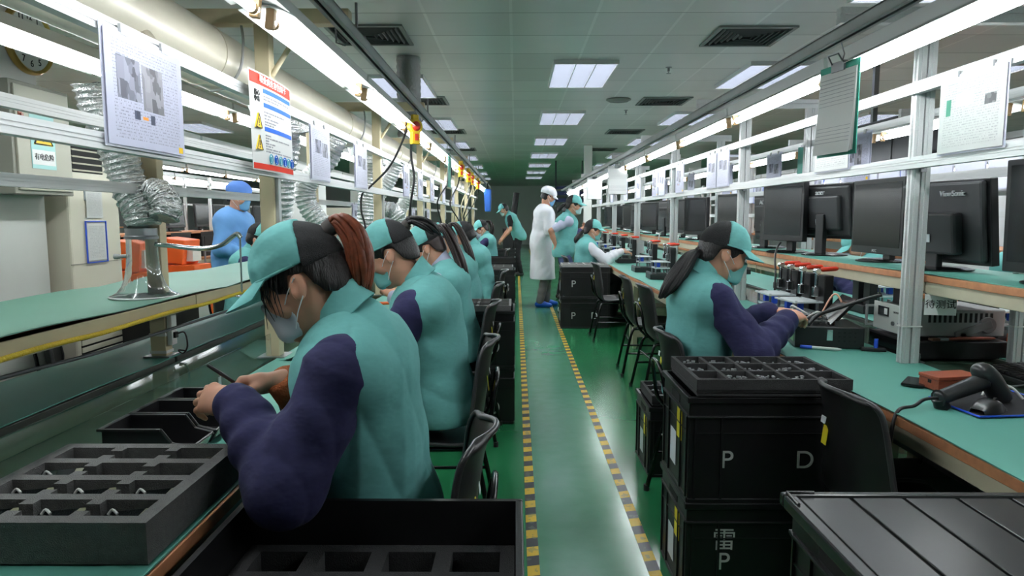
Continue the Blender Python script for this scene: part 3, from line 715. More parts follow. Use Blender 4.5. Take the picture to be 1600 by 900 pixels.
def person(name, label, pos, yaw, pz, c7, hc, hp, arms, legs, cat='person', group=None, hy=0, hr=0, q=.008, top='vest', vest=TEAL, sleeve=NAVY, slen=1.0,
           cap='cap', so=0.0, bl=1.15, seam=-.022, hair='pony', hairm=HAIRB, ponym=None, pony=None, mask=MASKW, trous=TROUS, shoes=SHOE, wide=1.0, seed=1, hemz=None, folds=.004, collar=None, cuffR=None, capm=TEAL, ears_=True, strands=False, detail=True, hs=1.0, pony_n=22):
    root = thing(name, label, cat, pos, yaw, group)
    Y = np.array((0, 1., 0)); Pv = np.array((0, 0, pz), float); C7 = np.array(c7, float); hc = np.array(hc, float)
    R = np.array(Euler((hr, hp, hy), 'XYZ').to_matrix())
    P = lambda x, y, z: hc + R@np.array((x, y, z), float)*hs
    fwd = np.array((1, 0, 0.)); up = unit(C7-Pv); fr = unit(np.cross(Y, up)); T = np.linalg.norm(C7-Pv)
    at = lambda t, o=0.0: Pv + up*T*t + fr*o
    st = legs == 'stand' or (isinstance(legs, dict) and legs.get('stand'))
    sh = {}; el = {}; wr = {}
    for s, nm in ((1, 'L'), (-1, 'R')):
        a = arms[nm]; sh[nm] = C7 - up*.085 + fr*.02 + Y*s*.168*wide + fwd*a.get('sf', 0) + np.array((0, 0, a.get('su', 0)))
        wr[nm] = np.array(a['w'], float); L = np.linalg.norm(wr[nm]-sh[nm]); l1, l2 = .275, .245
        if L > (l1+l2)*.99: f_ = L/(l1+l2)*1.012; l1, l2 = l1*f_, l2*f_
        el[nm] = ik(sh[nm], wr[nm], l1, l2, a.get('pole', (-.4, s*.5, -1)))
    LL = {}
    for s, nm in ((1, 'L'), (-1, 'R')):
        hip = Pv + Y*s*.088 + np.array((0, 0, -.02))
        if st:
            ft = np.array(legs[nm] if isinstance(legs, dict) and nm in legs else (.0, s*.10, .085), float); kn = ik(hip, ft, (pz-.1)*.5, (pz-.1)*.51, (1, s*.1, 0))
        else:
            kn = hip + np.array((.40, s*.05, -.02)); ft = np.array((.36 if not isinstance(legs, dict) else legs.get('fx', .36), s*.13, .085))
            if isinstance(legs, dict) and nm in legs: ft = np.array(legs[nm], float); kn = ik(hip, ft, .42, .42, (1, 0, .6))
        LL[nm] = (hip, kn, ft)
    allp = [Pv, C7, hc] + [x for nm in 'LR' for x in (sh[nm], el[nm], wr[nm], *LL[nm])]
    lo = np.min(allp, 0)-.26; hi = np.max(allp, 0)+.26; lo[2] = max(lo[2], -.02)
    # ---- body
    fine = [(wr[nm]-.13, wr[nm]+.13, min(q, .0035)) for nm in 'LR'] if q <= .005 else []
    B = Vol(lo, hi, q, fine)
    sw = 1.32*wide
    def torso(v, o, k=.05, shw=.13):
        v.cone(at(-.06, -.01), at(.1, -.01), .125+o, .118+o, k, sq=(Y, sw)); v.cone(at(.1, -.01), at(.45, -.005), .115+o, .112+o, k, sq=(Y, sw*.98))
        v.cone(at(.45, -.01), at(.78, -.005), .112+o, .118+o, k, sq=(Y, sw*1.02)); v.cone(at(.62, .045), at(.7, .045), .085+o, .08+o, k, sq=(Y, 1.3))
        v.cone(at(.79, -.02)+Y*shw*wide, at(.79, -.02)-Y*shw*wide, .066+o, .066+o, k); v.cone(at(.78, -.02), at(.95, -.005), .10+o, .042+o, k*.7, sq=(Y, 1.3))
    torso(B, -.012)
    nk = P(-.025, 0, -.055); B.cone(C7-up*.05, nk, .058, .052, .03); B.cone(C7-up*.03+fr*.02, P(.01, 0, -.06), .045, .045, .03)
    head_prims(B, hc, R, 0)
    if ears_: ears(B, hc, R)
    for s, nm in ((1, 'L'), (-1, 'R')):
        a = arms[nm]
        B.cone(sh[nm]-Y*s*.03, sh[nm], .052, .05, .04); B.cone(sh[nm], el[nm], .046, .037, .025); B.cone(el[nm], (el[nm]*.6+wr[nm]*.4), .037, .037, .015); B.cone(el[nm]*.6+wr[nm]*.4, wr[nm], .037, .024, .015)
        d = a.get('d', unit(wr[nm]-el[nm])); hand(B, wr[nm], d, a.get('n', (0, 0, -1)), -s, a.get('curl', .5), th=a.get('th', (.55, .65, .35)), curls=a.get('curls'))
        hip, kn, ft = LL[nm]
        B.cone(hip, kn, .078, .052, .03); B.cone(kn, ft, .05, .036, .02)
        fd = unit(np.array((1, s*.12, 0))); B.cone(ft-np.array((0, 0, .045)), ft-np.array((0, 0, .055))+fd*.14, .035, .026, .02)
    B.mesh('body', SKIN, root, 1)
    g = max(q*.9, .0042)
    # ---- trousers and shoes
    V = Vol((lo[0], lo[1], 0), (hi[0], hi[1], pz+.2), max(q, .007))
    V.cone(Pv+Y*.04, Pv-Y*.04, .125, .125, .04)
    for nm in 'LR':
        hip, kn, ft = LL[nm]; V.cone(hip, kn, .096, .073, .03, wr=(.004, 20, 1)); V.cone(kn, ft-np.array((0, 0, .0)), .07, .058, .02, wr=(.005, 26, 2))
    V.cut(lambda X, Y_, Z: np.broadcast_to(.055-Z, np.broadcast_shapes(X.shape, Y_.shape, Z.shape)))
    V.mesh('trousers', trous, root, 1)
    for s, nm in ((1, 'L'), (-1, 'R')):
        ft = LL[nm][2]; z0 = ft[2]-.085; V = Vol(ft-np.array((.1, .1, .1)), ft+np.array((.24, .12, .07)), .007); fd = unit(np.array((1, s*.12, 0)))
        V.cone(ft*np.array((1, 1, 0))+np.array((-.03, 0, z0+.045)), ft*np.array((1, 1, 0))+fd*.06+np.array((0, 0, z0+.045)), .046, .046, .02); V.cone(ft*np.array((1, 1, 0))+fd*.06+np.array((0, 0, z0+.04)), ft*np.array((1, 1, 0))+fd*.15+np.array((0, 0, z0+.03)), .048, .036, .02)
        V.cut(lambda X, Y_, Z: np.broadcast_to(z0+.002-Z, np.broadcast_shapes(X.shape, Y_.shape, Z.shape))); V.mesh('shoe', shoes, root, 1)
    # ---- upper garments
    hz = hemz if hemz is not None else (pz-.09 if not st else pz-.12)
    def sleeves(v, frac, o=0.0):
        for s, nm in ((1, 'L'), (-1, 'R')):
            S_, E_, W_ = sh[nm], el[nm], wr[nm]; f2 = arms[nm].get('slen', frac)
            v.cone(S_-Y*s*.04, S_-np.array((0,0,.012)), .058+o, .068+o, .03)
            if f2 > .5:
                e2 = E_ + (W_-E_)*min(1, (f2-.5)*2)*.97
                v.cone(S_-np.array((0,0,.012)), E_, .066+o, .067+o, .03, wr=(.003, 13, 1+s)); v.cone(E_, e2, .067+o, .047+o, .035, wr=(.0045, 21, 2+s))
            else: v.cone(S_, S_+(E_-S_)*f2*2, .068+o, .058+o, .03, wr=(.004, 10, 1))
    glo = lo.copy(); glo[2] = hz-.02; ghi = hi.copy(); ghi[2] = C7[2]+.13
    ns = lambda v, r0, r1: v.cone(C7+up*.005+fr*.016, C7+up*.06+unit(nk-C7)*.06, r0, r1, .004, op='s')
    if top == 'coat':
        V = Vol((glo[0]-.1, glo[1], hz-.02), ghi, g); torso(V, .03); sleeves(V, 1.0, .004)
        V.cone(Pv+up*.05, np.array((Pv[0]+.02, 0, hz-.05)), .16, .19, .05, sq=(Y, 1.22))
        V.bumpy(.006, 9, seed); ns(V, .066, .085); V.cut(lambda X, Y_, Z: np.broadcast_to(hz-Z, np.broadcast_shapes(X.shape, Y_.shape, Z.shape)))
        V.mesh('coat', vest, root, 1); arm_m = vest
    else:
        V = Vol(glo, ghi, g); torso(V, .022, .05, .150)
        V.cone(at(-.1, -.005), at(.05, -.01), .152, .142, .05, sq=(Y, 1.24))
        if not st: V.cone(at(-.02, .03), at(-.06, .14), .13, .10, .04, sq=(Y, 1.35))
        V.bumpy(folds, 8.5, seed); ns(V, .060, .074); V.cut(lambda X, Y_, Z: np.broadcast_to(hz-Z, np.broadcast_shapes(X.shape, Y_.shape, Z.shape)))
        vo = V.mesh('vest', vest, root, 1)
        # stand-up collar
        cm = MB(); axis = unit(unit(nk-C7)+up); q0 = C7+up*.002+fr*.012; u_ = fr - axis*(fr@axis); u_ = unit(u_); v_ = np.cross(axis, u_)
        def CF(u, v):
            a = PI*.08 + 2*PI*.92*u; lift = .062*v*(1-.2*math.cos(a)); r = .084 - .022*v**.6 + .008*(1+math.cos(a))*.5
            return tuple(q0 + axis*(lift-.012-.02*math.cos(a)) + (u_*math.cos(a)+v_*math.sin(a))*r)
        cm.grid(lambda u, v: CF((u+.5) % 1 if False else u, v), 30, 4, .004); cm.obj('collar', collar or vest, vo, smooth=60)
        V = Vol((glo[0], glo[1], min(glo[2], lo[2])), ghi, g)
        V.cone(at(.55), at(.9), .118, .06, .04, sq=(Y, 1.35)); sleeves(V, slen, so); V.bumpy(folds*.8, 12, seed+5); ns(V, .052, .064)
        V.mesh('shirt', sleeve, root, 1)
    if cuffR is not None:
        b = MB(); n_ = 'R'; d = unit(wr[n_]-el[n_]); b.tube([wr[n_]-d*.07, wr[n_]-d*.065, wr[n_]+d*.012, wr[n_]+d*.018], [.044, .047, .040, .034], 20); b.obj('knit_cuff', cuffR, root, smooth=60)
    # ---- hair
    h2 = max(g*.85, .0042)
    if hair:
        V = Vol(hc-.2, hc+.2, h2); V.ell(P(-.012, 0, .03), np.array((.104, .085, .103)), R, .02)
        V.ell(P(-.055, 0, -.03), (.055, .068, .06), R, .03)
        Ri = R.T
        def keep(X, Y_, Z):
            x = (X-hc[0])*Ri[0][0]+(Y_-hc[1])*Ri[0][1]+(Z-hc[2])*Ri[0][2]; y = (X-hc[0])*Ri[1][0]+(Y_-hc[1])*Ri[1][1]+(Z-hc[2])*Ri[1][2]; z = (X-hc[0])*Ri[2][0]+(Y_-hc[1])*Ri[2][1]+(Z-hc[2])*Ri[2][2]
            if hair != 'full':
                ln = np.interp(np.asarray(x), [-.12, -.085, -.052, -.032, .006, .02, .05, .09], [-.062, -.06, -.036, .018, .03, -.012, .0, .03])
                return np.maximum(ln - z, x - .088)
            side = x - (.022 + np.clip(z-.03, 0, 1)*1.1 + .02*np.sin(z*160))
            return np.maximum(side, np.minimum(-.075+.3*(-x)-z, np.maximum(-.01-z, x+.03-.0)*1.0))
        V.cut(keep); V.bumpy(.0025, 40, seed); ho = V.mesh('hair', hairm, root, 1)
        rnd = random.Random(seed)
        if strands:
            for i in range(22):
                s = (-1, 1)[i >= 11]
                if i in (0, 11): b = MB()
                x0 = rnd.uniform(.02, .075); y0 = s*(.080-.35*max(0, x0-.03)); z0 = .045-.1*x0
                L = rnd.uniform(.04, .10); b.tube([P(x0, y0, z0), P(x0+.012, y0*1.05, z0-L*.5), P(x0+.02+rnd.uniform(-.01, .015), y0*1.02, z0-L)], [.0022, .0016, .0006], 4)
                if i in (10, 21): b.obj('hair_strand', hairm, ho)
        if pony:
            b = MB(); pts = [Vector(P(*p)) for p in pony[0]]; lens = len(pts)
            # gathered hair from the crown to the tie, then the tail
            for i in range(pony_n):
                a = rnd.uniform(0, 6.28); r0 = rnd.uniform(.2, 1)**.5; off = Vector((math.cos(a), math.sin(a), rnd.uniform(-.6, .6)))
                path = [p + off*r0*w_ for p, w_ in zip(pts, pony[1])]
                cut = rnd.uniform(.86, 1.0); pp = bez(path, 16); m_ = max(4, int(len(pp)*cut)); pp = pp[:m_]
                b.tube(pp, [(.0085 if pony_n > 14 else .011)*min(1, .35+2.2*t/len(pp), (1.04-t/len(pp))*3.2) for t in range(len(pp))], 6)
            b.obj('ponytail', ponym or hairm, root, smooth=180)
            tp = pts[0]; tt = (pts[1]-pts[0]).normalized(); MB().tube([tp-tt*.01+tt*.004*0, tp+tt*.012], [.020, .021], 14).obj('hair_tie', BLACKM if pony_n < 20 else mat('grey_tie', (70, 64, 62), .8), root, smooth=50)
    # ---- cap
    slope = .16
    def capvol(rad, c, lo_, cond):
        V = Vol(hc-.24, hc+.24, h2); V.ell(P(*c), rad, R, .02); Ri = R.T
        def loc(X, Y_, Z): return [(X-hc[0])*Ri[i][0]+(Y_-hc[1])*Ri[i][1]+(Z-hc[2])*Ri[i][2] for i in range(3)]
        V.cut(lambda X, Y_, Z: (lambda l: np.maximum(lo_ + slope*(-l[0])*0 - l[2] + .15*l[0]*0, cond(*l)))(loc(X, Y_, Z))); return V
    if cap == 'cap':
        root_c = capvol((.116*hs, .094*hs, .112*hs), (-.004, 0, .042), .040, lambda x, y, z: (seam + .12*np.abs(z-.1)) - x); root_c.bumpy(.0022, 26, seed+9)
        c0 = root_c.mesh('cap', capm, root, 1)
        mb = capvol((.113*hs, .092*hs, .109*hs), (-.004, 0, .040), .030, lambda x, y, z: x - (seam+.002 + .12*np.abs(z-.1))); mb.bumpy(.0018, 30, seed+3); mb.mesh('mesh_back', MESHB, c0, 1)
        br = MB()
        def BF(u, v):
            a = (-1.18 + 2.36*u); ca, sa = math.cos(a), math.sin(a); L = .072*(max(0, math.cos(a*.93)))**.55*bl
            x = .106*ca + L*v*(.9+.1*ca); y = .088*sa*(1+.04*v); z = .047 - .16*L*v*2.3 - 3.2*y*y*v*.55
            return tuple(P(x, y, z))
        br.grid(BF, 28, 8, .0035); br.obj('brim', capm, c0, smooth=60)
        bd = MB(); bd.tube([P(.114*math.cos(a), .0925*math.sin(a), .0435) for a in [(-1.75 + 3.5*i/24) for i in range(25)]], .0035, 6); bd.obj('seam', capm, c0, smooth=60)
    elif cap == 'bouffant':
        V = Vol(hc-.24, hc+.24, h2); V.ell(P(-.01, 0, .065), (.122, .106, .095), R, .02); V.bumpy(.005, 30, seed); Ri = R.T
        V.cut(lambda X, Y_, Z: .032 - ((X-hc[0])*Ri[2][0]+(Y_-hc[1])*Ri[2][1]+(Z-hc[2])*Ri[2][2])); c0 = V.mesh('cap', capm, root, 1)
        br = MB(); br.grid(lambda u, v: tuple(P(.104*math.cos(-1.2+2.4*u)+.05*v*math.cos((-1.2+2.4*u)*.9), .09*math.sin(-1.2+2.4*u), .046-.03*v-1.4*(.09*math.sin(-1.2+2.4*u))**2*v)), 20, 5, .003); br.obj('brim', capm, c0, smooth=60)
    # ---- face mask
    if mask is not None:
        V = Vol(hc-.16, hc+.16, h2); head_prims(V, hc, R, .006, .03, False); V.cone(P(.098, 0, -.012), P(.088, 0, -.085), .022, .024, .03, sq=(R@Y, 1.5)); Ri = R.T
        def mk(X, Y_, Z):
            l = [(X-hc[0])*Ri[i][0]+(Y_-hc[1])*Ri[i][1]+(Z-hc[2])*Ri[i][2] for i in range(3)]
            zt = -.004 - .28*np.abs(l[1])*1.0; zb = -.116 + .15*np.abs(l[1])
            return np.maximum(np.maximum(l[2]-zt, zb-l[2]), .034+.25*np.abs(l[2]+.055)-l[0]) + .0015*np.sin(l[2]*330)
        V.cut(mk); mo = V.mesh('face_mask', mask, root, 1)
        if detail:
            for s in (-1, 1):
                b = MB()
                for z0, z1 in ((-.03, .016), (-.088, -.028)):
                    b.tube(bez([P(.046, s*.066, z0), P(.02, s*.083, (z0+z1)/2), P(-.012, s*.092, z1)], 8), .0016, 5)
                b.obj('strap', mat('mask_strap', (235, 236, 238), .7), mo)
    if detail:
        b = MB()
        for s in (-1, 1):
            b.tube([P(.093, s*.018, .007), P(.0945, s*.032, .0055), P(.088, s*.046, .007)], [.0015, .0028, .0012], 6)
        b.obj('eyelid_line', EYEB, root)
        b = MB()
        for s in (-1, 1): b.tube([P(.101, s*.016, .031), P(.0985, s*.032, .036), P(.088, s*.05, .031)], [.002, .0028, .0012], 6)
        b.obj('eyebrow', hairm, root)
    return root
def hnd(w, d=None, n=(0, 0, -1), curl=.5, **k):
    r = dict(w=w, n=n, curl=curl, **k)
    if d is not None: r['d'] = d
    return r
# ================================================================= the cast
# left workers face -x (yaw pi): in their own frame +x is forward, +y their left, towards the camera
UPTAIL = lambda dy=0, L=1.0: ([(-.115, 0, .085), (-.15, dy*.2, .08), (-.172, dy*.5, .02), (-.165, dy, -.07*L), (-.13, dy, -.16*L), (-.09, dy, -.25*L)], (.010, .018, .026, .028, .026, .014))
W1 = person('person', 'nearest left woman with auburn ponytail in teal vest and navy sleeves holding a black pen', (-.345, 1.62, 0), PI, .585, (.05, 0, 1.115), (.158, 0, 1.192), .44,
    {'L': hnd((.285, .115, .925), d=(.9, -.35, .12), n=(.15, -.75, -.65), curl=.75, pole=(-.5, .75, -1), th=(.8, .3, .5), sf=-.03),
     'R': hnd((.215, .01, .955), d=(.95, .22, -.05), n=(-.1, .55, -.8), curl=1.0, pole=(-.5, -.8, -1), th=(.85, .2, .55), slen=.84)},
    'sit', q=.005, seam=-.05, bl=1.3, hair='up', ponym=HAIRR, pony=([(-.112, 0, .092), (-.142, 0, .098), (-.158, -.004, .045), (-.138, -.01, -.02), (-.105, -.012, -.085)], (.008, .018, .028, .030, .020)), pony_n=60,
    mask=MASKW, so=.007, seed=11, folds=.0085, strands=True, cuffR=ORCUFF)
SIT = lambda a=.0: {'L': hnd((.34, .10, .90+a), n=(0, -.5, -.85), curl=.7, pole=(-.5, .8, -1)), 'R': hnd((.34, -.06, .90+a), n=(0, .5, -.85), curl=.8, pole=(-.5, -.8, -1))}
W2 = person('person', 'second left woman with short dark ponytail through her cap and a teal mask', (-.335, 2.85, 0), PI, .585, (.06, 0, 1.085), (.185, 0, 1.19), .46,
    SIT(), 'sit', q=.007, seam=-.05, hair='up', hairm=HAIRB, pony=([(-.112, 0, .085), (-.15, 0, .09), (-.19, -.01, .05), (-.215, -.02, -.02)], (.008, .02, .028, .018)), pony_n=36, mask=MASKT, so=.006, seed=23, folds=.009)
W3 = person('person', 'third left woman with lavender collar and a long brown ponytail down her back', (-.38, 4.12, 0), PI, .575, (.06, 0, 1.05), (.155, .0, 1.155), .5,
    SIT(-.03), 'sit', q=.009, seam=-.05, hair='up', hairm=HAIRG, ponym=HAIRG, pony=([(-.11, 0, .085), (-.145, 0, .078), (-.158, .01, .02), (-.150, .02, -.115), (-.126, .03, -.235), (-.088, .035, -.32)], (.008, .018, .024, .028, .026, .012)), pony_n=36, mask=MASKT, seed=31, folds=.0085, collar=LAV, sleeve=LAV)
W4 = person('person', 'fourth left woman with brown ponytail, bent behind the lavender-collared woman', (-.38, 5.25, 0), PI, .575, (.08, 0, 1.05), (.18, 0, 1.155), .5,
    SIT(-.03), 'sit', q=.009, seam=-.05, hair='up', hairm=HAIRG, pony=([(-.11, 0, .085), (-.145, 0, .078), (-.158, .01, .02), (-.150, .02, -.115), (-.126, .03, -.235), (-.088, .035, -.32)], (.008, .018, .024, .028, .026, .012)), pony_n=30, mask=MASKT, seed=37, folds=.0085)
W5 = person('person', 'fifth left woman with short black hair below her teal cap', (-.34, 6.5, 0), PI, .58, (.06, 0, 1.06), (.15, 0, 1.16), .4,
    SIT(-.03), 'sit', q=.010, hair='full', mask=MASKT, seed=41, folds=.0085)
W6 = person('person', 'small seated woman with raised hand and white mask far along the left', (-.42, 10.8, 0), PI+.15, .58, (.05, 0, 1.05), (.12, 0, 1.15), .35,
    {'L': hnd((.30, .12, 1.02), n=(0, -.5, -.85), curl=.8), 'R': hnd((.34, -.06, .90), n=(0, .5, -.85))}, 'sit', q=.012, hair='up', hairm=HAIRG, pony=UPTAIL(0, .7), pony_n=16, mask=MASKW, seed=43)
W7 = person('person', 'standing worker in teal vest and black trousers leaning over the far left bench', (.06, 15.6, 0), PI+.1, .93, (.22, 0, 1.40), (.33, 0, 1.50), .5,
    {'L': hnd((.36, .22, .86), n=(0, 0, -1), curl=.3, slen=.3), 'R': hnd((.36, -.2, .86), n=(0, 0, -1), curl=.3, slen=.3)}, {'stand': 1, 'L': (-.04, .11, .085), 'R': (.04, -.11, .085)}, q=.013, hair='full', mask=MASKG, sleeve=mat('black_tee', (26, 26, 28), .9), seed=47)
# right workers face +x (yaw 0): their right side is towards the camera
R1 = person('person', 'nearest right woman with long black low ponytail in teal vest at the right bench', (.845, 3.07, 0), 0, .575, (-.01, 0, 1.085), (.082, 0, 1.18), .30,
    {'R': hnd((.335, -.12, .90), d=(.8, .55, .2), n=(-.1, .3, -.95), curl=.75, pole=(-.3, -.7, -1)), 'L': hnd((.32, .05, .91), d=(.95, -.1, 0), n=(0, -.4, -.9), curl=.6, pole=(-.3, .8, -1))},
    'sit', q=.0055, hair='up', hairm=HAIRB, pony=([(-.10, 0, -.012), (-.14, -.03, -.05), (-.165, -.05, -.12), (-.19, -.06, -.20), (-.215, -.06, -.28)], (.016, .026, .036, .036, .012)), pony_n=60, mask=MASKT, so=.006, seed=53, folds=.0085, wide=1.02, hemz=.53)
R2 = person('person', 'seated worker in teal vest with long white sleeves reaching over the bench', (.90, 8.90, 0), 0, .58, (.03, 0, 1.05), (.095, 0, 1.165), .15,
    {'R': hnd((.46, -.1, .90), d=(1, .1, -.05), n=(0, .2, -1), curl=.5, pole=(-.2, -.4, -1)), 'L': hnd((.42, .08, .88), n=(0, 0, -1), curl=.6)}, 'sit', q=.010, hair='up', sleeve=WHITEC, pony=([(-.1, 0, .0), (-.14, 0, -.05), (-.18, 0, -.12), (-.2, 0, -.2)], (.016, .026, .034, .014)), pony_n=24, mask=MASKT, seed=59)
R3 = person('person', 'standing worker in teal vest and jeans with hands held behind the back', (.68, 9.65, 0), -.15, .90, (.06, 0, 1.37), (.13, 0, 1.50), .1,
    {'R': hnd((-.10, -.14, .93), d=(-.3, .3, -.9), n=(.5, .6, 0), curl=.6, pole=(-1, -.4, 0), slen=.36), 'L': hnd((-.12, .06, .95), d=(-.2, -.3, -.9), n=(.5, .6, 0), curl=.6, pole=(-1, .4, 0), slen=.36)}, {'stand': 1}, q=.010, hair='up', sleeve=LAV, trous=JEANS, shoes=SHOEW, pony=([(-.1, 0, .02), (-.14, 0, .0), (-.19, .0, -.06), (-.22, 0, -.14)], (.012, .022, .03, .012)), pony_n=24, mask=MASKG, seed=61)
R4 = person('person', 'worker in teal vest looking down behind the white-coated worker', (.74, 11.1, 0), .1, .90, (.05, 0, 1.33), (.12, 0, 1.44), .4,
    {'R': hnd((.28, -.12, 1.12), n=(0, 0, 1), curl=.7), 'L': hnd((.30, .08, 1.12), n=(0, 0, 1), curl=.7)}, {'stand': 1}, q=.012, hair='full', mask=MASKB, seed=67)
COAT = person('person', 'standing worker in long white coat and white cap with blue shoe covers', (.385, 10.2, 0), .12, .98, (.05, 0, 1.50), (.095, 0, 1.635), .35,
    {'R': hnd((.27, -.10, 1.22), d=(.9, .35, .25), n=(0, .4, .9), curl=.7, pole=(-.3, -.5, -1)), 'L': hnd((.27, .10, 1.22), d=(.9, -.3, .25), n=(0, -.3, .9), curl=.7)}, {'stand': 1, 'L': (.09, .09, .085), 'R': (-.04, -.10, .085)}, q=.010,
    top='coat', vest=WHITEC, cap='bouffant', capm=WHITEC, hair='full', mask=MASKB, trous=GREYT, shoes=COVER, seed=71, hemz=.42)
# people beyond the lines
O1 = person('person', 'person in blue gown and blue cap standing beyond the left posts', (-2.75, 6.6, 0), -.2, .93, (.05, 0, 1.40), (.1, 0, 1.53), .2,
    {'R': hnd((.25, -.12, 1.0), curl=.6), 'L': hnd((.25, .12, 1.0), curl=.6)}, {'stand': 1}, q=.014, top='coat', vest=BLUEG, cap='bouffant', capm=mat('blue_cap_cloth', (88, 130, 205), .85), mask=MASKB, seed=73, hemz=.6)
O2 = person('person', 'worker with teal cap facing right across the left line beside a foil hose', (-2.35, 5.9, 0), -.05, .58, (.06, 0, 1.05), (.14, 0, 1.15), .3, SIT(-.03), 'sit', q=.013, hair='full', mask=MASKG, seed=79)
O3 = person('person', 'second worker with teal cap facing right across the left line further along', (-2.35, 8.1, 0), .05, .58, (.06, 0, 1.06), (.13, 0, 1.17), .25, SIT(-.03), 'sit', q=.013, hair='full', mask=MASKG, seed=83)
O4 = person('person', 'worker in teal vest seen from behind among the distant left monitors', (-5.0, 11.9, 0), 1.5, .70, (.03, 0, 1.22), (.06, 0, 1.35), .1, SIT(.1), 'sit', q=.014, cap=None, hair='full', mask=None, seed=89, detail=False)
O5 = person('person', 'worker with teal cap bent forward behind the back-turned monitor on the right', (2.95, 5.55, 0), PI-.3, .58, (.07, 0, 1.02), (.16, 0, 1.11), .5, SIT(-.03), 'sit', q=.011, hair='full', mask=MASKW, seed=97)
O6 = person('person', 'worker in navy sleeves leaning forward behind the right shelf near the large monitor', (2.9, 3.75, 0), PI+.3, .55, (.10, 0, .98), (.22, 0, 1.03), .6, SIT(-.05), 'sit', q=.011, hair='full', mask=MASKW, seed=101)
O7 = person('person', 'worker in teal vest bending low at the far right edge beyond the shelf', (3.55, 4.2, 0), PI+.4, .55, (.12, 0, .97), (.24, 0, 1.0), .7, SIT(-.05), 'sit', q=.012, hair='full', mask=MASKW, seed=103)
# ================================================================= crates, trays, chairs
CR_L, CR_W, CR_H = .60, .41, .372
STICKY = mat('yellow_sticker', (226, 206, 44), .5); STICKW = mat('white_sticker', (214, 218, 224), .5)
def make_crate(label, loc, rot=0, text=None, group=None, stickers=True, L=CR_L, W=CR_W, H=CR_H, cat='crate', fill=True):
    """black stacking tote; x long side, -y side faces the letters; origin at the base centre"""
    t = thing('storage_crate', label, cat, loc, rot, group)
    b = MB(); w = .006
    for s in (-1, 1):
        b.b2((-L/2+.012, s*(W/2-.012)-w/2, .006), (L/2-.012, s*(W/2-.012)+w/2, H)); b.b2((s*(L/2-.012)-w/2, -W/2+.012, .006), (s*(L/2-.012)+w/2, W/2-.012, H))
    b.b2((-L/2+.012, -W/2+.012, 0), (L/2-.012, W/2-.012, .012))
    b.obj('shell', BLACK, t)
    r = MB()
    for z0, z1, e in ((H-.022, H, .0), (H-.075, H-.066, .004), (.0, .016, .008)):
        for s in (-1, 1):
            r.b2((-L/2+e, s*(W/2-.006-e*.5)-.006, z0), (L/2-e, s*(W/2-.006-e*.5)+.006, z1)); r.b2((s*(L/2-.006-e*.5)-.006, -W/2+.0121, z0), (s*(L/2-.006-e*.5)+.006, W/2-.0121, z1))
    r.obj('rim', BLACK, t, bevel=.003)
    for s in (-1, 1):
        r = MB()
        for x in (-L/2+.03, -L*.30, L*.30, L/2-.03): r.b2((x-.0035, s*(W/2-.007)-.0045, .016), (x+.0035, s*(W/2-.007)+.0045, H-.066))
        r.b2((-L/2+.03, s*(W/2-.007)-.002, H-.13), (L/2-.03, s*(W/2-.007)+.002, H-.126)); r.obj('side_groove', BLACK, t); r = MB()
        for y in (-W/2+.03, -W*.22, W*.22, W/2-.03): r.b2((s*(L/2-.007)-.0045, y-.0035, .016), (s*(L/2-.007)+.0045, y+.0035, H-.066))
        r.b2((s*(L/2-.007)-.002, -W/2+.03, H-.13), (s*(L/2-.007)+.002, W/2-.03, H-.126))
        r.obj('side_groove', BLACK, t)
    for s in (-1, 1):
        MB().b2((s*(L/2-.0085)-.002, -.06, H-.058), (s*(L/2-.0085)+.002, .06, H-.03)).obj('handle_slot', DARKSLOT, t)
    if stickers:
        MB().b2((-L/2+.0068, -.10, H*.50), (-L/2+.0074, -.03, H*.80)).obj('sticker', STICKY, t); MB().b2((-L/2+.0068, -.02, H*.18), (-L/2+.0074, .065, H*.52)).obj('sticker', STICKW, t)
    for ch, x, z, sz in text or ():
        lettering(ch, sz, 'letter', LETTER, t, (x, -W/2+.0082, z), (PI/2, 0, 0))
    return t
def make_tray(label, loc, nx, ny, L, W, H, rot=0, wall=.018, edge=.03, m=FOAM, notch=True, layers=0, floor_z=.012, name='foam_tray', group=None, axis='y'):
    """foam insert with nx x ny pockets; the notches open the walls between neighbours along `axis`"""
    t = thing(name, label, 'tray', loc, rot, group); b = MB()
    b.b2((-L/2, -W/2, 0), (L/2, W/2, floor_z))
    for s in (-1, 1): b.b2((-L/2, s*(W/2-edge/2)-edge/2, floor_z), (L/2, s*(W/2-edge/2)+edge/2, H)); b.b2((s*(L/2-edge/2)-edge/2, -W/2+edge, floor_z), (s*(L/2-edge/2)+edge/2, W/2-edge, H))
    cx = (L-2*edge-(nx-1)*wall)/nx; cy = (W-2*edge-(ny-1)*wall)/ny
    X0 = lambda i: -L/2+edge+i*(cx+wall); Y0 = lambda j: -W/2+edge+j*(cy+wall)
    for j in range(ny-1): b.b2((-L/2+edge, Y0(j)+cy, floor_z), (L/2-edge, Y0(j)+cy+wall, H))
    for i in range(nx-1):
        for j in range(ny):
            x = X0(i)+cx
            if notch:
                b.b2((x, Y0(j), floor_z), (x+wall, Y0(j)+cy*.30, H)); b.b2((x, Y0(j)+cy*.70, floor_z), (x+wall, Y0(j)+cy, H)); b.b2((x, Y0(j)+cy*.3, floor_z), (x+wall, Y0(j)+cy*.7, H*.45))
            else: b.b2((x, Y0(j), floor_z), (x+wall, Y0(j)+cy, H))
    b.obj('grid', m, t)
    for k in range(layers): MB().b2((-L/2+.004*(k % 2), -W/2+.004, -H*.35*(k+1)+.002), (L/2-.003, W/2-.003*(k % 2), -H*.35*k-.001)).obj('lower_sheet', FOAMD, t, bevel=.002)
    return t, [(X0(i)+cx/2, Y0(j)+cy/2, cx, cy) for j in range(ny) for i in range(nx)]
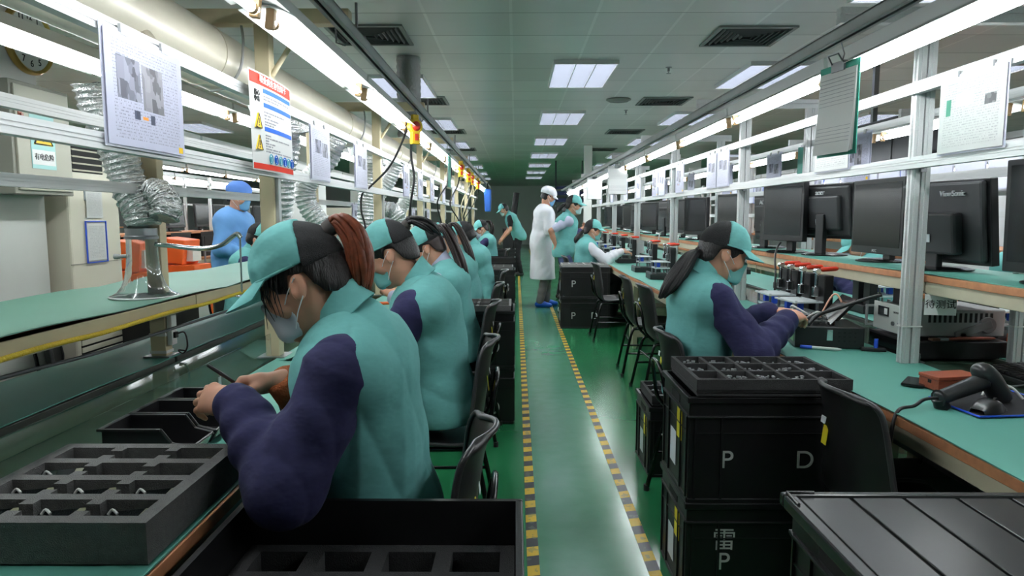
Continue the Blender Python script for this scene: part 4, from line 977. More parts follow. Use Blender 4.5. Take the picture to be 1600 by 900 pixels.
make_crate('upper black crate of the stack by the near right chair, marked P and D', (.88, 2.455, CR_H), 0, [('P', -.16, .150, .088), ('D', .105, .150, .088)])
make_crate('lower black crate of the stack by the near right chair, marked 雷 over P', (.88, 2.455, 0), 0, [('雷', -.16, .235, .085), ('P', -.16, .158, .088)])
tr, cells = make_tray('black divided foam tray of small silver parts on the right crate stack', (.865, 2.43, 2*CR_H+.028), 5, 3, .52, .385, .036, 0, .012, .014, FOAMD, False, 2)
rnd = random.Random(5); PARTM = mat('tiny_metal_part', (176, 178, 180), .35, .6); PARTP = mat('tiny_black_part', (40, 40, 44), .5)
for n, (cx, cy, w_, h_) in enumerate(cells):
    if n in (0, 4): continue
    b = MB()
    for k in range(16):
        x, y = cx + rnd.uniform(-.4, .4)*w_, cy + rnd.uniform(-.36, .36)*h_; b.box((.865+x, 2.43+y, 2*CR_H+.044+rnd.uniform(0, .01)), (rnd.uniform(.006, .016), rnd.uniform(.004, .01), .006), rz(rnd.uniform(0, 3)))
    tag(b.obj('small_parts', PARTM), 'small silver parts lying in a pocket of the divided tray on the right crates', 'parts', 'loose parts in the divided tray', 'stuff')
make_crate('single black crate with a small tray on top, behind the near right crate stack', (.985, 3.63, 0), 0)
t2, cells = make_tray('small black divided tray on the single crate behind the right stack', (.93, 3.60, CR_H+.026), 5, 3, .46, .33, .034, 0, .012, .014, FOAMD, False, 2)
b = MB()
for (cx, cy, w_, h_) in cells:
    for k in range(9): b.box((.93+cx+rnd.uniform(-.4, .4)*w_, 3.6+cy+rnd.uniform(-.36, .36)*h_, CR_H+.043), (rnd.uniform(.006, .016), .006, .006), rz(rnd.uniform(0, 3)))
tag(b.obj('small_parts', PARTM), 'small silver parts in the tray on the single right crate', 'parts', None, 'stuff')
make_crate('upper crate marked P in the stack in front of the white-sleeved worker', (.84, 8.385, CR_H), 0, [('P', -.145, .165, .115)])
make_crate('lower crate marked P and D in the stack before the white-sleeved worker', (.84, 8.385, 0), 0, [('P', -.145, .15, .115), ('D', .11, .15, .115)])
make_tray('low foam tray with pale dividers on the crates before the white-sleeved worker', (.84, 8.385, 2*CR_H), 6, 1, .56, .37, .03, 0, .012, .014, mat('pale_foam', (150, 150, 148), .9), False)
for y, tx, sz, zz, wh in ((4.545, 'PD', .135, (.105, .135), 'first'), (7.94, 'PD', .115, (.15, .15), 'second'), (10.25, '', .1, (.15, .15), 'third'), (12.8, '', .1, (.15, .15), 'fourth')):
    for k in (0, 1):
        nm = ('upper', 'lower')[1-k]
        lt = [(c, x, zz[k]+.0, sz) for c, x in zip(tx, ((-.10, .155) if y < 5 else (.10, .19)))] if (y < 5 or k) else None
        make_crate('%s black crate of the %s stack beside the left chairs' % (nm, wh), (-.305, y, CR_H*k), 0, lt, 'crates stacked beside the left chairs')
make_tray('foam tray on the first left crate stack behind the seated women', (-.30, 4.545, 2*CR_H), 5, 2, .54, .37, .034, 0, .014, .016, FOAM)
make_tray('foam tray on the second left crate stack', (-.30, 7.94, 2*CR_H), 5, 2, .54, .37, .034, 0, .014, .016, FOAM)
# foreground tote with a foam insert, left of the walkway, on another one
make_crate('lower crate under the open foreground tote at the bottom of the picture', (-.285, 1.215, 0), 0, stickers=False)
make_crate('open black foreground tote holding a foam insert, beside the near chair', (-.285, 1.215, CR_H), 0, stickers=False, cat='crate')
ft, cells = make_tray('grey foam insert inside the open foreground tote', (-.285, 1.215, CR_H+.20), 4, 3, .565, .372, .075, 0, .035, .03, FOAMD, False)
SCR = mat('dark_glass', (14, 20, 22), .08); SCRG = mat('screen_edge_film', (110, 112, 84), .4)
def make_panel(w_, h_):
    t = thing('screen_panel', 'x', 'screen'); MB().b2((-w_/2, -h_/2, 0), (w_/2, h_/2, .004)).obj('glass', SCR, t, bevel=.001)
    MB().b2((w_/2-.02, -h_/2+.002, .0041), (w_/2-.002, h_/2-.002, .005)).obj('edge_film', SCRG, t); MB().tube(bez([(-w_/2+.01, h_/2-.014, .005), (-w_/2+.018, h_/2-.01, .012), (-w_/2+.03, h_/2-.016, .006)], 6), .0028).obj('tail', CABLEW, t)
    return t
pn = make_panel(.10, .068); used = 0
for n, (cx, cy, w_, h_) in enumerate(cells):
    if n % 4 == 0 and n < 8: continue
    o = pn if not used else copy_tree(pn); used = 1
    o.location = (-.285+cx, 1.215+cy, CR_H+.213); o.rotation_euler = (.06, .05, 0); o['label'] = 'dark glass screen panel in the foam inside the foreground tote'; o['group'] = 'glass screen panels in the foreground tote'
# the big foam tray on the near left bench
bt, cells = make_tray('big grey foam tray with deep pockets on the near left bench', (-.835, 1.325, .7515), 3, 4, .40, .41, .075, 0, .026, .028, FOAM)
for n, lab in ((2, 'in the pocket at the near right corner'), (1, 'in the middle pocket of the nearest row'), (5, 'in the right pocket of the second row'), (4, 'in the middle pocket of the second row'), (0, 'in the left pocket of the nearest row'), (3, 'in the left pocket of the second row'), (6, 'leaning pale in the third row')):
    cx, cy, w_, h_ = cells[n]; o = copy_tree(pn, 'glass panel %s of the big foam tray' % lab)
    o.location = (-.835+cx, 1.325+cy, .7515+(.05 if n != 6 else .045)); o.rotation_euler = (.10 if n != 6 else .5, -.1, 0); o.scale = (w_/.105, h_/.074, 1); o['group'] = 'glass screen panels in the big foam tray'
# black open-front part bins beside the nearest woman's hands
def make_bin():
    t = thing('part_bin', 'x', 'bin'); L, W, H = .22, .125, .08; b = MB()
    side = [(-L/2, 0), (L/2-.02, 0), (L/2, .03), (L/2-.05, H*.55), (L/2-.075, H), (-L/2, H)]
    for s in (-1, 1): b.prism(side, .0035, Matrix.Translation((0, s*(W/2)-(.0 if s < 0 else .0035)+0, 0)) @ Matrix.Rotation(PI/2, 4, 'X') @ Matrix.Translation((0, 0, -.0035)))
    b.b2((-L/2, -W/2, 0), (L/2-.02, W/2, .004)); b.b2((-L/2, -W/2, .004), (-L/2+.004, W/2, H)); b.box((L/2-.012, 0, .018), (.004, W, .036), ry(.5)); b.obj('tray', BLACK, t)
    r = MB(); r.b2((-L/2-.012, -W/2-.004, H-.006), (-L/2+.004, W/2+.004, H))
    for s in (-1, 1): r.b2((-L/2, s*W/2-.005, H-.006), (L/2-.075, s*W/2+.005, H)); r.tube([(L/2-.075, s*W/2, H-.002), (L/2-.05, s*W/2, H*.55), (L/2-.004, s*W/2, .032)], .004, 6)
    r.obj('rim', BLACK, t); MB().box((L/2-.0085, 0, .019), (.003, W*.8, .024), ry(.5)).obj('label_strip', mat('bin_label', (190, 190, 178), .6, var=.3, scale=120), t); return t
bn = make_bin()
for k, lab in enumerate(('nearest of three black part bins behind the big foam tray', 'middle black part bin behind the big foam tray', "black part bin under the nearest woman's hands, furthest of three")):
    o = bn if k == 0 else copy_tree(bn); o.location = (-.905, 1.685+.142*k, .7515); o['label'] = lab; o['group'] = 'black part bins on the left bench'
yp = MB().b2((-.045, -.03, 0), (.045, .03, .03)).obj('sponge_block', mat('pale_yellow', (226, 208, 140), .9), bevel=.006, loc=(-.70, 1.60, .7515)); tag(yp, "pale yellow sponge block behind the foam tray by the nearest woman's sleeve", 'sponge')
# clear guard along the belt
gd = thing('clear_guard', 'clear acrylic guard standing along the belt behind the part bins', 'guard', (-1.022, 0, 0))
MB().b2((-.0015, .2, .752), (.0015, 2.8, .865)).obj('sheet', GLASSP, gd)
for y in (.5, 1.4, 2.3): MB().b2((.0015, y-.01, .7515), (.012, y+.01, .757)).b2((.0015, y-.01, .757), (.004, y+.01, .80)).obj('clip', ALUD, gd)
# pen in the nearest woman's hand
pen = thing('pen', "black pen held in the nearest woman's right hand", 'pen', (-.662, 1.575, .945), (0, .0, 0))
v0, v1 = Vector((.055, .03, -.04)), Vector((-.055, -.02, .062)); MB().tube([v0, v0*.85+v1*.15, v1*.9+v0*.1, v1], [.002, .0045, .0045, .0035], 10).obj('barrel', BLACK, pen, smooth=50)
MB().tube([v1*.6+v0*.4+Vector((.0, .005, .003)), v1*.95+v0*.05+Vector((0, .005, .003))], .0016, 6).obj('clip', GLOSSB, pen)
# lidded tote at the right bottom corner, on another crate
make_crate('lower crate under the lidded tote at the bottom right corner', (.885, 1.215, 0), 0)
make_crate('black tote under the grooved lid at the bottom right corner', (.885, 1.215, CR_H), 0, stickers=False)
lid = thing('crate_lid', 'glossy black grooved lid on the tote at the bottom right corner', 'lid', (.885, 1.215, 2*CR_H+.0005))
b = MB(); L, W = .625, .435
b.b2((-L/2, -W/2, -.016), (L/2, -W/2+.02, .012)).b2((-L/2, W/2-.022, -.016), (L/2, W/2, .012)).b2((-L/2, -W/2+.02, -.016), (-L/2+.03, W/2-.022, .012)).b2((L/2-.03, -W/2+.02, -.016), (L/2, W/2-.022, .012)); LIDM = mat('lid_plastic', (40, 41, 42), .26, bump=.03, bscale=30); b.obj('rim', LIDM, lid, bevel=.005)
b = MB(); n = 5; st = (L-.06)/n
for k in range(n): b.b2((-L/2+.03+st*k+.004, -W/2+.021, .001), (-L/2+.03+st*(k+1)-.004, W/2-.024, .0075))
b.obj('panel', LIDM, lid, bevel=.002); MB().b2((-L/2+.029, -W/2+.019, -.001), (L/2-.029, W/2-.021, .002)).obj('groove', BLACKM, lid)
MB().tube([(-L/2+.012, W/2-.075, .014), (-L/2+.012, W/2-.012, .014), (-L/2+.07, W/2-.012, .014)], .0035, 6).obj('corner_rib', LIDM, lid)
# ---- chairs: one-piece shell on a tube frame, seat facing +x
def make_chair():
    t = thing('shell_chair', 'x', 'chair')
    prof = [(.215, .415), (.20, .438), (.12, .447), (.0, .436), (-.10, .430), (-.155, .445), (-.19, .50), (-.205, .58), (-.218, .68), (-.233, .78), (-.25, .825), (-.268, .842)]
    pp = [Vector((x, 0, z)) for x, z in prof]; path = bez(pp, 44); N = len(path)-1
    def F(u, v):
        f = v*N; i = min(int(f), N-1); p = path[i].lerp(path[i+1], f-i); w_ = .205 + .012*math.sin(PI*min(1, v*2.2)) - .05*max(0, v-.62)/.38 - .055*max(0, (v-.9)/.1)**2 - .04*max(0, (.05-v)/.05)**2
        e = 2*u-1; back = min(1, max(0, (v-.42)/.2)); dish = abs(e)**2.2
        return (p.x + back*.045*dish, e*w_, p.z + (1-back)*.012*dish + back*-.01*dish*max(0, v-.85)/.15)
    MB().grid(F, 14, 40, .007).obj('shell', BLACK, t, smooth=60)
    edge = [F(0, k/40) for k in range(4, 41)] + [F(k/14, 1) for k in range(1, 15)] + [F(1, k/40) for k in range(39, 3, -1)]
    MB().tube(edge, .0085, 7).obj('rolled_edge', mat('chair_edge', (52, 52, 54), .3), t, smooth=60)
    for s in (-1, 1):
        MB().tube(bez([(.22, s*.205, .012), (.18, s*.185, .22), (.15, s*.17, .385), (.12, s*.165, .41)], 14), .0115).obj('leg', GLOSSB, t, smooth=60)
        MB().tube(bez([(-.25, s*.205, .012), (-.21, s*.185, .22), (-.17, s*.17, .385), (-.13, s*.165, .41)], 14), .0115).obj('leg', GLOSSB, t, smooth=60)
        MB().tube([(.13, s*.165, .41), (-.14, s*.165, .41)], .011).obj('seat_rail', GLOSSB, t, smooth=60)
        MB().tube([(.18, s*.186, .20), (-.212, s*.186, .20)], .008).obj('stretcher', GLOSSB, t, smooth=60)
        for x in (.222, -.252): MB().cyl((x, s*.206, 0), (x, s*.206, .03), .0145).obj('foot', BLACKM, t, smooth=60)
    MB().tube([(-.19, -.18, .30), (-.19, .18, .30)], .008).tube([(.165, -.175, .33), (.165, .175, .33)], .008).obj('cross_tube', GLOSSB, t, smooth=60)
    MB().tube(bez([(-.155, -.11, .42), (-.225, -.115, .5), (-.248, -.11, .62), (-.262, -.07, .69), (-.262, .07, .69), (-.248, .11, .62), (-.225, .115, .5), (-.155, .11, .42)], 42), .0095).obj('back_tube', GLOSSB, t, smooth=60)
    MB().box((-.2228, .085, .665), (.0015, .032, .06), ry(.12)).obj('sticker', STICKY, t); MB().box((-.2300, .083, .715), (.0015, .03, .022), ry(.14)).obj('sticker', STICKW, t)
    return t
ch = make_chair(); used = 0
for (x, y, r, lab) in ((-.315, 1.63, PI, 'black shell chair of the woman with the auburn ponytail, nearest on the left'), (-.34, 2.85, PI+.03, 'black shell chair of the second left woman'), (-.36, 4.12, PI-.04, 'black shell chair of the woman with the lavender collar'),
    (-.36, 5.25, PI, 'black shell chair of the fourth left woman'), (-.34, 6.5, PI+.05, 'black shell chair of the left woman with short hair'), (-.36, 10.75, PI+.1, 'black shell chair of the far woman with the raised hand'),
    (1.20, 2.02, .02, 'empty black chair with yellow sticker at the right front, behind the lidded tote'), (.90, 3.06, 0, 'black shell chair of the nearest right woman'), (1.18, 5.15, .05, 'empty black chair nearer of the two behind the nearest right woman'), (1.16, 5.85, -.05, 'empty black chair further of the two behind the nearest right woman'),
    (1.10, 7.55, 0, 'empty black chair right beside the crates marked P'), (.86, 8.86, 0, 'black shell chair of the white-sleeved worker'), (1.12, 12.2, 0, 'empty black chair far along the right bench')):
    o = ch if not used else copy_tree(ch); used = 1; o.location = (x, y, 0); o.rotation_euler = (0, 0, r); o['label'] = lab; o['group'] = 'black shell chairs'
    if x > 1.19:
        for c_ in list(o.children):
            if c_.name.startswith('back_tube'): bpy.data.objects.remove(c_)
# ================================================================= left line: hoses, hoods, documents, cabinets
def foil_hose(label, pts, r=.075, seed=0, name='foil_hose'):
    p = bez(pts, 220); d = 0; rr = []
    for i, q in enumerate(p):
        if i: d += (q-p[i-1]).length
        rr.append(r*(1 + .07*(1-2*abs(math.sin(d*PI/.026))) + .02*math.sin(d*61+seed)))
    b = MB(); b.tube(p, rr, 22); rs = random.Random(seed)
    b.v = [(x+rs.uniform(-1, 1)*.0026, y+rs.uniform(-1, 1)*.0026, z+rs.uniform(-1, 1)*.0026) for x, y, z in b.v]
    return tag(b.obj(name, FOIL, smooth=180), label, 'hose', 'foil hoses of the left line')
foil_hose('crinkled foil hose dropping from behind the large document to the clear hood', [(-1.666, 2.745, 1.870), (-1.657, 2.763, 1.772), (-1.618, 2.781, 1.646), (-1.590, 2.799, 1.538), (-1.565, 2.799, 1.449), (-1.525, 2.790, 1.377), (-1.511, 2.781, 1.314)], .069, 1)
foil_hose('short bent foil elbow curling beside the clear hood', [(-1.525, 2.835, 1.395), (-1.489, 2.817, 1.444), (-1.435, 2.781, 1.431), (-1.404, 2.754, 1.386), (-1.408, 2.736, 1.341)], .056, 2)
foil_hose('straight foil hose hanging behind the red-headed notice and its post', [(-1.20, 3.6, 1.84), (-1.185, 3.6, 1.72), (-1.215, 3.6, 1.58), (-1.235, 3.62, 1.42), (-1.30, 3.7, 1.28)], .062, 3)
foil_hose('slanting foil hose from the duct bending above the nearest woman', [(-1.13, 4.42, 1.88), (-1.19, 4.4, 1.72), (-1.33, 4.4, 1.56), (-1.335, 4.4, 1.43), (-1.26, 4.42, 1.30), (-1.25, 4.45, 1.2)], .066, 4)
foil_hose('vertical foil hose behind the second front post of the left line', [(-1.17, 5.6, 1.83), (-1.185, 5.6, 1.66), (-1.215, 5.6, 1.48), (-1.23, 5.6, 1.32), (-1.27, 5.65, 1.2)], .07, 5)
foil_hose('slanting foil hose past the second front post curling to a far hood', [(-1.03, 5.95, 1.83), (-1.10, 5.95, 1.66), (-1.20, 5.95, 1.53), (-1.27, 5.98, 1.47), (-1.20, 6.0, 1.42), (-1.08, 6.0, 1.40), (-1.02, 6.0, 1.33)], .068, 6)
foil_hose('foil hose far along the left line among hanging papers', [(-1.15, 7.7, 1.83), (-1.2, 7.7, 1.6), (-1.3, 7.7, 1.4), (-1.28, 7.72, 1.25)], .07, 7)
def make_hood():
    t = thing('extraction_hood', 'x', 'hood')
    prof = [(.142, 0), (.140, .006), (.112, .022), (.092, .05), (.078, .09), (.069, .14), (.065, .2), (.064, .265)]
    MB().lathe(prof + [(r-.0028, z+.001) for r, z in reversed(prof)], n=40).obj('bell', BELLM, t, smooth=60)
    MB().lathe([(.064, .262), (.070, .262), (.071, .274), (.066, .278), (.066, .31), (.060, .31), (.06, .262)], n=30).obj('collar_band', STEEL, t, smooth=40)
    MB().lathe([(.137, .0), (.146, .0), (.147, .004), (.141, .007)], n=40).obj('foot_ring', mat('clear_rim', (225, 228, 228), .15), t, smooth=40)
    a = MB(); a.tube(bez([(.06, 0, .238), (.12, 0, .232), (.27, 0, .218), (.36, 0, .235), (.41, 0, .27), (.435, 0, .285), (.45, 0, .268)], 40), .0105, 10).tube([(.447, 0, .27), (.445, 0, .02)], .0045, 8).cyl((.445, 0, 0), (.445, 0, .004), .03, n=16); a.obj('arm', CHROME, t, smooth=60)
    MB().cyl((-.064, 0, .185), (-.115, 0, .182), .009).lathe([(.012, -.01), (.012, .012)], (-.118, 0, .182), 10, Matrix.Rotation(PI/2, 4, 'Y')).obj('side_knob', ALUD, t, smooth=60)
    return t
hd = make_hood(); hd.location = (-1.525, 2.78, 1.0225); hd.scale = (.9, .9, .9); hd['label'] = 'clear bell-shaped extraction hood with a bent metal arm on the left shelf'; hd['group'] = 'extraction hoods on the left shelf'
for y, lab in ((4.55, 'clear extraction hood behind the nearest woman on the left shelf'), (6.05, 'clear extraction hood with bent arm behind the second left woman'), (7.75, 'clear extraction hood far along the left shelf')):
    copy_tree(hd, lab, (-1.56, y, 1.0225))
# rope and cables
rp = bez([(-1.36, .2 + .25*k, .972 + .004*math.sin(k*2.1)) for k in range(40)], 160)
tag(MB().tube(rp, .008, 8).obj('yellow_rope', mat('yellow_rope', (242, 208, 70), .7, bump=.6, bscale=120), smooth=180), 'yellow rope lying along the cream edge of the left shelf', 'rope')
tag(MB().tube(bez([(-1.46, .3, .905), (-1.46, 1.5, .90), (-1.455, 1.9, .895), (-1.46, 2.35, .876), (-1.465, 2.8, .874), (-1.46, 3.6, .873), (-1.46, 5.2, .87), (-1.47, 7, .88)], 60), .0065, 8).obj('grey_cable', mat('grey_cable', (84, 86, 88), .5), smooth=180), 'grey cable strung below the left shelf along the back posts', 'cable')
ps = thing('power_strip', 'white power strip tied to the first back post under the left shelf', 'power strip', (-1.483, 2.90, .80))
MB().b2((-.010, -.022, 0), (.012, .022, .13)).obj('case', WHITE, ps, bevel=.003); MB().b2((.012, -.012, .03), (.022, .012, .055)).tube(bez([(.018, 0, .045), (.05, .01, .05), (.055, .02, -.01), (.03, .03, -.045), (.0, .05, -.035), (.03, .06, -.04)], 26), .0035, 6).obj('plug_lead', CABLEB, ps, smooth=60)
tag(MB().tube(bez([(-.705, 4.6, 1.975), (-.75, 4.6, 1.85), (-.84, 4.6, 1.68), (-.98, 4.6, 1.54), (-1.03, 4.6, 1.49), (-1.035, 4.6, 1.38), (-1.01, 4.6, 1.27), (-1.0, 4.6, 1.0), (-.98, 4.6, .765)], 50), .007, 8).obj('black_cable', CABLEB, smooth=180), 'black cable slanting from the near yellow balancer to the lower left rail', 'cable')
tag(MB().tube(bez([(-.682, 4.56, 1.93), (-.69, 4.56, 1.75), (-.672, 4.56, 1.6), (-.70, 4.56, 1.42), (-.72, 4.58, 1.2), (-.75, 4.6, .9), (-.78, 4.6, .76)], 40), .008, 8).obj('black_cable', CABLEB, smooth=180), 'black cable hanging straight down from the near yellow balancer', 'cable')
rs = random.Random(3)
for k, (y, m_, lab) in enumerate(((7.2, CABLEB, 'black cable looping past the green clipboard'), (8.4, CABLEB, 'black cable hanging under the second yellow balancer'), (9.6, mat('pale_cable', (214, 200, 160), .5), 'pale cable hanging under the third yellow balancer'), (10.3, CABLEB, 'black cable below the fourth yellow balancer'), (11.2, mat('pale_cable', (214, 200, 160), .5), 'pale cable looping near the far left lamps'), (12.4, CABLEB, 'black cable at the far end of the left lamps'))):
    x = -.68; tag(MB().tube(bez([(x, y, 1.98), (x-.05*rs.random(), y+.1, 1.75), (x-.25+.2*rs.random(), y, 1.5), (x-.3*rs.random(), y+.1, 1.25), (x-.15, y, .95), (x-.1, y, .76)], 30), .008, 6).obj('hanging_cable', m_, smooth=180), lab, 'cable')
def make_balancer():
    t = thing('tool_balancer', 'x', 'tool balancer')
    MB().tube([(-.018, 0, 0), (.018, 0, 0)], [.052, .048], 22).b2((-.02, -.03, -.115), (.016, .03, -.02)).b2((-.018, -.022, .03), (.014, .022, .075)).obj('case', YELLOW, t, bevel=.004, smooth=40)
    MB().tube([(.018, 0, 0), (.028, 0, 0)], [.032, .02], 16).b2((.016, -.012, -.09), (.022, .012, -.05)).obj('dial', REDH, t, smooth=40)
    MB().tube(bez([(0, 0, .07), (0, 0, .095), (.014, 0, .112), (0, 0, .125)], 10), .004, 6).obj('hook', STEEL, t, smooth=60); return t
bl = make_balancer(); bl.rotation_euler = (0, 0, -.9)
for k, (y, lab) in enumerate(((4.55, 'nearest yellow tool balancer hanging from the track with red dial'), (8.3, 'second yellow tool balancer hanging past the green clipboard'), (9.6, 'third yellow tool balancer along the left track'), (10.4, 'fourth yellow tool balancer along the left track'), (12.0, 'furthest yellow tool balancer along the left track'))):
    o = bl if k == 0 else copy_tree(bl); o.location = (-.66, y, 1.935); o['label'] = lab; o['group'] = 'yellow tool balancers on the left track'
# documents: sleeve hung between the rails, sheet facing +x or -x
def sheet(name, label, x, y0, y1, z0, z1, m, face=1, group=None, sleeve=True, bow=.006, cat='document', tilt=0):
    t = thing(name, label, cat, (x, (y0+y1)/2, z1), 0, group); w_, h_ = y1-y0, z1-z0; me = bpy.data.meshes.new('printed_sheet'); n = 6; vs = []; fs = []; uv = []
    for i in range(n+1):
        for j in range(n+1):
            u, v = i/n, j/n; vs.append((face*(.003+bow*math.sin(PI*u)*(1-v)+tilt*(1-v)), (u-.5)*w_*face, -h_*(1-v)))
    for i in range(n):
        for j in range(n): fs.append((i*(n+1)+j, (i+1)*(n+1)+j, (i+1)*(n+1)+j+1, i*(n+1)+j+1))
    me.from_pydata(vs, [], fs); uvl = me.uv_layers.new(name='UVMap')
    for l in me.loops: a = l.vertex_index; uvl.data[l.index].uv = (a//(n+1)/n, a % (n+1)/n)
    me.materials.append(m); o = bpy.data.objects.new('printed_sheet', me); COL.objects.link(o); o.parent = t
    s = o.modifiers.new('thickness', 'SOLIDIFY'); s.thickness = .0012; s.offset = -1
    if sleeve:
        MB().grid(lambda u, v: (-face*.003+face*(bow*math.sin(PI*u)*(1-v)+tilt*(1-v)), (u-.5)*(w_+.012), -h_*(1-v)-.006+.016*v), 6, 6, .0012).obj('sleeve', mat('clear_sleeve_back', (214, 214, 232), .2), t)
        MB().b2((-.004, -w_*.3, -.004), (.004, -w_*.22, .022)).b2((-.004, w_*.22, -.004), (.004, w_*.3, .022)).obj('clip', ALUD, t)
    return t
sheet('document', 'large document with two photographs hanging at the upper left', -.975, 1.655, 2.03, 1.525, 1.80, PR[0])
for k, (y, m, lab) in enumerate(((3.30, 1, 'first small document on the left rails after the red-headed notice'), (4.20, 1, 'second small document on the left rails'), (6.0, 0, 'third small document on the left rails, past the slanting hose'), (6.9, 1, 'fourth small document on the left rails'), (7.9, 0, 'fifth small document on the left rails'), (9.2, 1, 'sixth small document on the left rails'), (10.6, 0, 'seventh small document on the left rails'))):
    sheet('document', lab, -.978, y, y+.33, 1.53, 1.79, PR[m], 1, 'documents on the left rails')
for k, (y, z, lab) in enumerate(((6.3, 1.46, 'first sheet on the rear left rails beyond the posts'), (8.2, 1.46, 'second sheet on the rear left rails'), (9.9, 1.46, 'third sheet on the rear left rails'), (11.6, 1.46, 'fourth sheet on the rear left rails'))):
    sheet('document', lab, -1.50, y, y+.32, z-.22, z, PR[(k+1) % 2], 1, 'documents on the rear left rails')
# hazard notice with a red head
nt_ = thing('safety_notice', 'tall white safety notice with red head and foot and blue bars on a left post', 'notice', (-.952, 2.72, 1.70))
wN, hN = .45, .36
def NP(y, z): return .010*math.sin((y/wN+.5)*PI) - .03*(z/hN)*.2
def npatch(b, y0, y1, z0, z1, off): b.grid(lambda u, v: (NP(y0+(y1-y0)*u, z0+(z1-z0)*v)+off, y0+(y1-y0)*u, z0+(z1-z0)*v), 6, 4, .0008)
b = MB(); npatch(b, -wN/2, wN/2, -hN/2, hN/2, 0); b.obj('board', mat('notice_board', (200, 200, 198), .7, spec=.1), nt_)
RED = mat('notice_red', (186, 44, 28), .6, spec=.1); BLU = mat('notice_blue', (34, 88, 176), .6, spec=.1)
b = MB(); npatch(b, -wN/2+.006, wN/2-.006, hN/2-.046, hN/2-.006, .001); b.obj('red_band', RED, nt_); b = MB(); npatch(b, -wN/2+.006, wN/2-.006, -hN/2+.005, -hN/2+.026, .001); b.obj('red_band', RED, nt_)
b = MB()
for z in (.118, .066, -.022): npatch(b, -wN*.24, wN/2-.012, z-.008, z+.008, .001)
b.obj('blue_bar', BLU, nt_)
gt = mat('notice_print', (128, 128, 134), .7); b = MB(); rs = random.Random(4)
for z in [.098, .087, .04, .028, .016, .004, -.006, -.046, -.056, -.066, -.076, -.086, -.096, -.106]:
    y = -wN*.23
    while y < wN*.40:
        L = rs.uniform(.008, .03); npatch(b, y, min(y+L, wN*.42), z-.0024, z+.0024, .0009); y += L+rs.uniform(.004, .012)
        if rs.random() < .08: break
b.obj('print_line', gt, nt_)
lettering('职业病危害告知卡', .030, 'heading_letter', PAPERW, nt_, (.0075, .0, hN/2-.026), (PI/2, 0, PI/2), .0012, 1.2)
lettering('急救电话：120', .014, 'footer_letter', PAPERW, nt_, (.006, .02, -hN/2+.0155), (PI/2, 0, PI/2), .0015)
lettering('当心\n中毒', .022, 'side_letter', BLACKM, nt_, (.004, -.165, .09), (PI/2, 0, PI/2), .0015, 1.2)
for z in (-.005, -.085):
    yb = -.165; b = MB(); b.add([(0, yb-.030, z-.020), (0, yb+.030, z-.020), (0, yb, z+.034), (.0085, yb-.030, z-.020), (.0085, yb+.030, z-.020), (.0085, yb, z+.034)], [(0, 1, 2), (5, 4, 3), (0, 3, 4, 1), (1, 4, 5, 2), (2, 5, 3, 0)]); tri = b.obj('warning_triangle', YELLOW, nt_)
    MB().tube([(.009, yb-.028, z-.019), (.009, yb+.028, z-.019), (.009, yb, z+.032), (.009, yb-.028, z-.019)], .0018, 5).b2((.003, yb-.003, z-.004), (.0095, yb+.003, z+.014)).b2((.003, yb-.003, z-.013), (.0095, yb+.003, z-.008)).obj('border_mark', BLACKM, tri)
for k in range(6):
    y = -.07+.052*k; b = MB(); b.tube([(.0045+NP(y, -.13), y+.017*math.cos(a*PI/8), -.132+.017*math.sin(a*PI/8)) for a in range(17)], .0022, 5); b.b2((.004, y-.004, -.143), (.0055+NP(y, -.13), y+.004, -.123)); b.obj('round_symbol', BLU if k % 2 else mat('notice_teal', (70, 150, 170), .5), nt_)
# clipboard hanging from the left track, seen edge-on
def clipboard(label, x, y, z, rot, bm, group=None):
    t = thing('clipboard', label, 'clipboard', (x, y, z), rot, group)
    MB().b2((-.003, -.112, -.33), (0, .112, 0)).obj('board', bm, t, bevel=.001); 
    for k in range(3): MB().grid(lambda u, v: (-.0045-.002*k-.012*(1-v)**2*(.5+.5*k), (u-.5)*.205, -.315+.29*v-.004*k), 4, 6, .0008).obj('paper', PAPERW, t)
    g = MB()
    for j in range(0, 18): g.b2((-.0118-.016*max(0, (j-6)/12)**2-.0004, -.095, -.05-.0135*j), (-.0112-.016*max(0, (j-6)/12)**2+.0012, .095, -.0515-.0135*j))
    g.obj('ruled_line', mat('rule_grey', (176, 176, 180), .7), t)
    MB().b2((-.012, -.035, -.028), (.004, .035, .006)).tube([(-.012, -.03, 0), (-.03, -.028, .028), (-.03, .028, .028), (-.012, .03, 0)], .003, 6).tube([(.004, 0, 0), (.014, 0, .035), (.0, 0, .07), (.0, 0, .10)], .0025, 6).obj('clamp', STEEL, t, smooth=40); return t
clipboard('green clipboard hanging edge-on from the left track above the workers', -.66, 6.9, 1.97, 0, TEALCL)
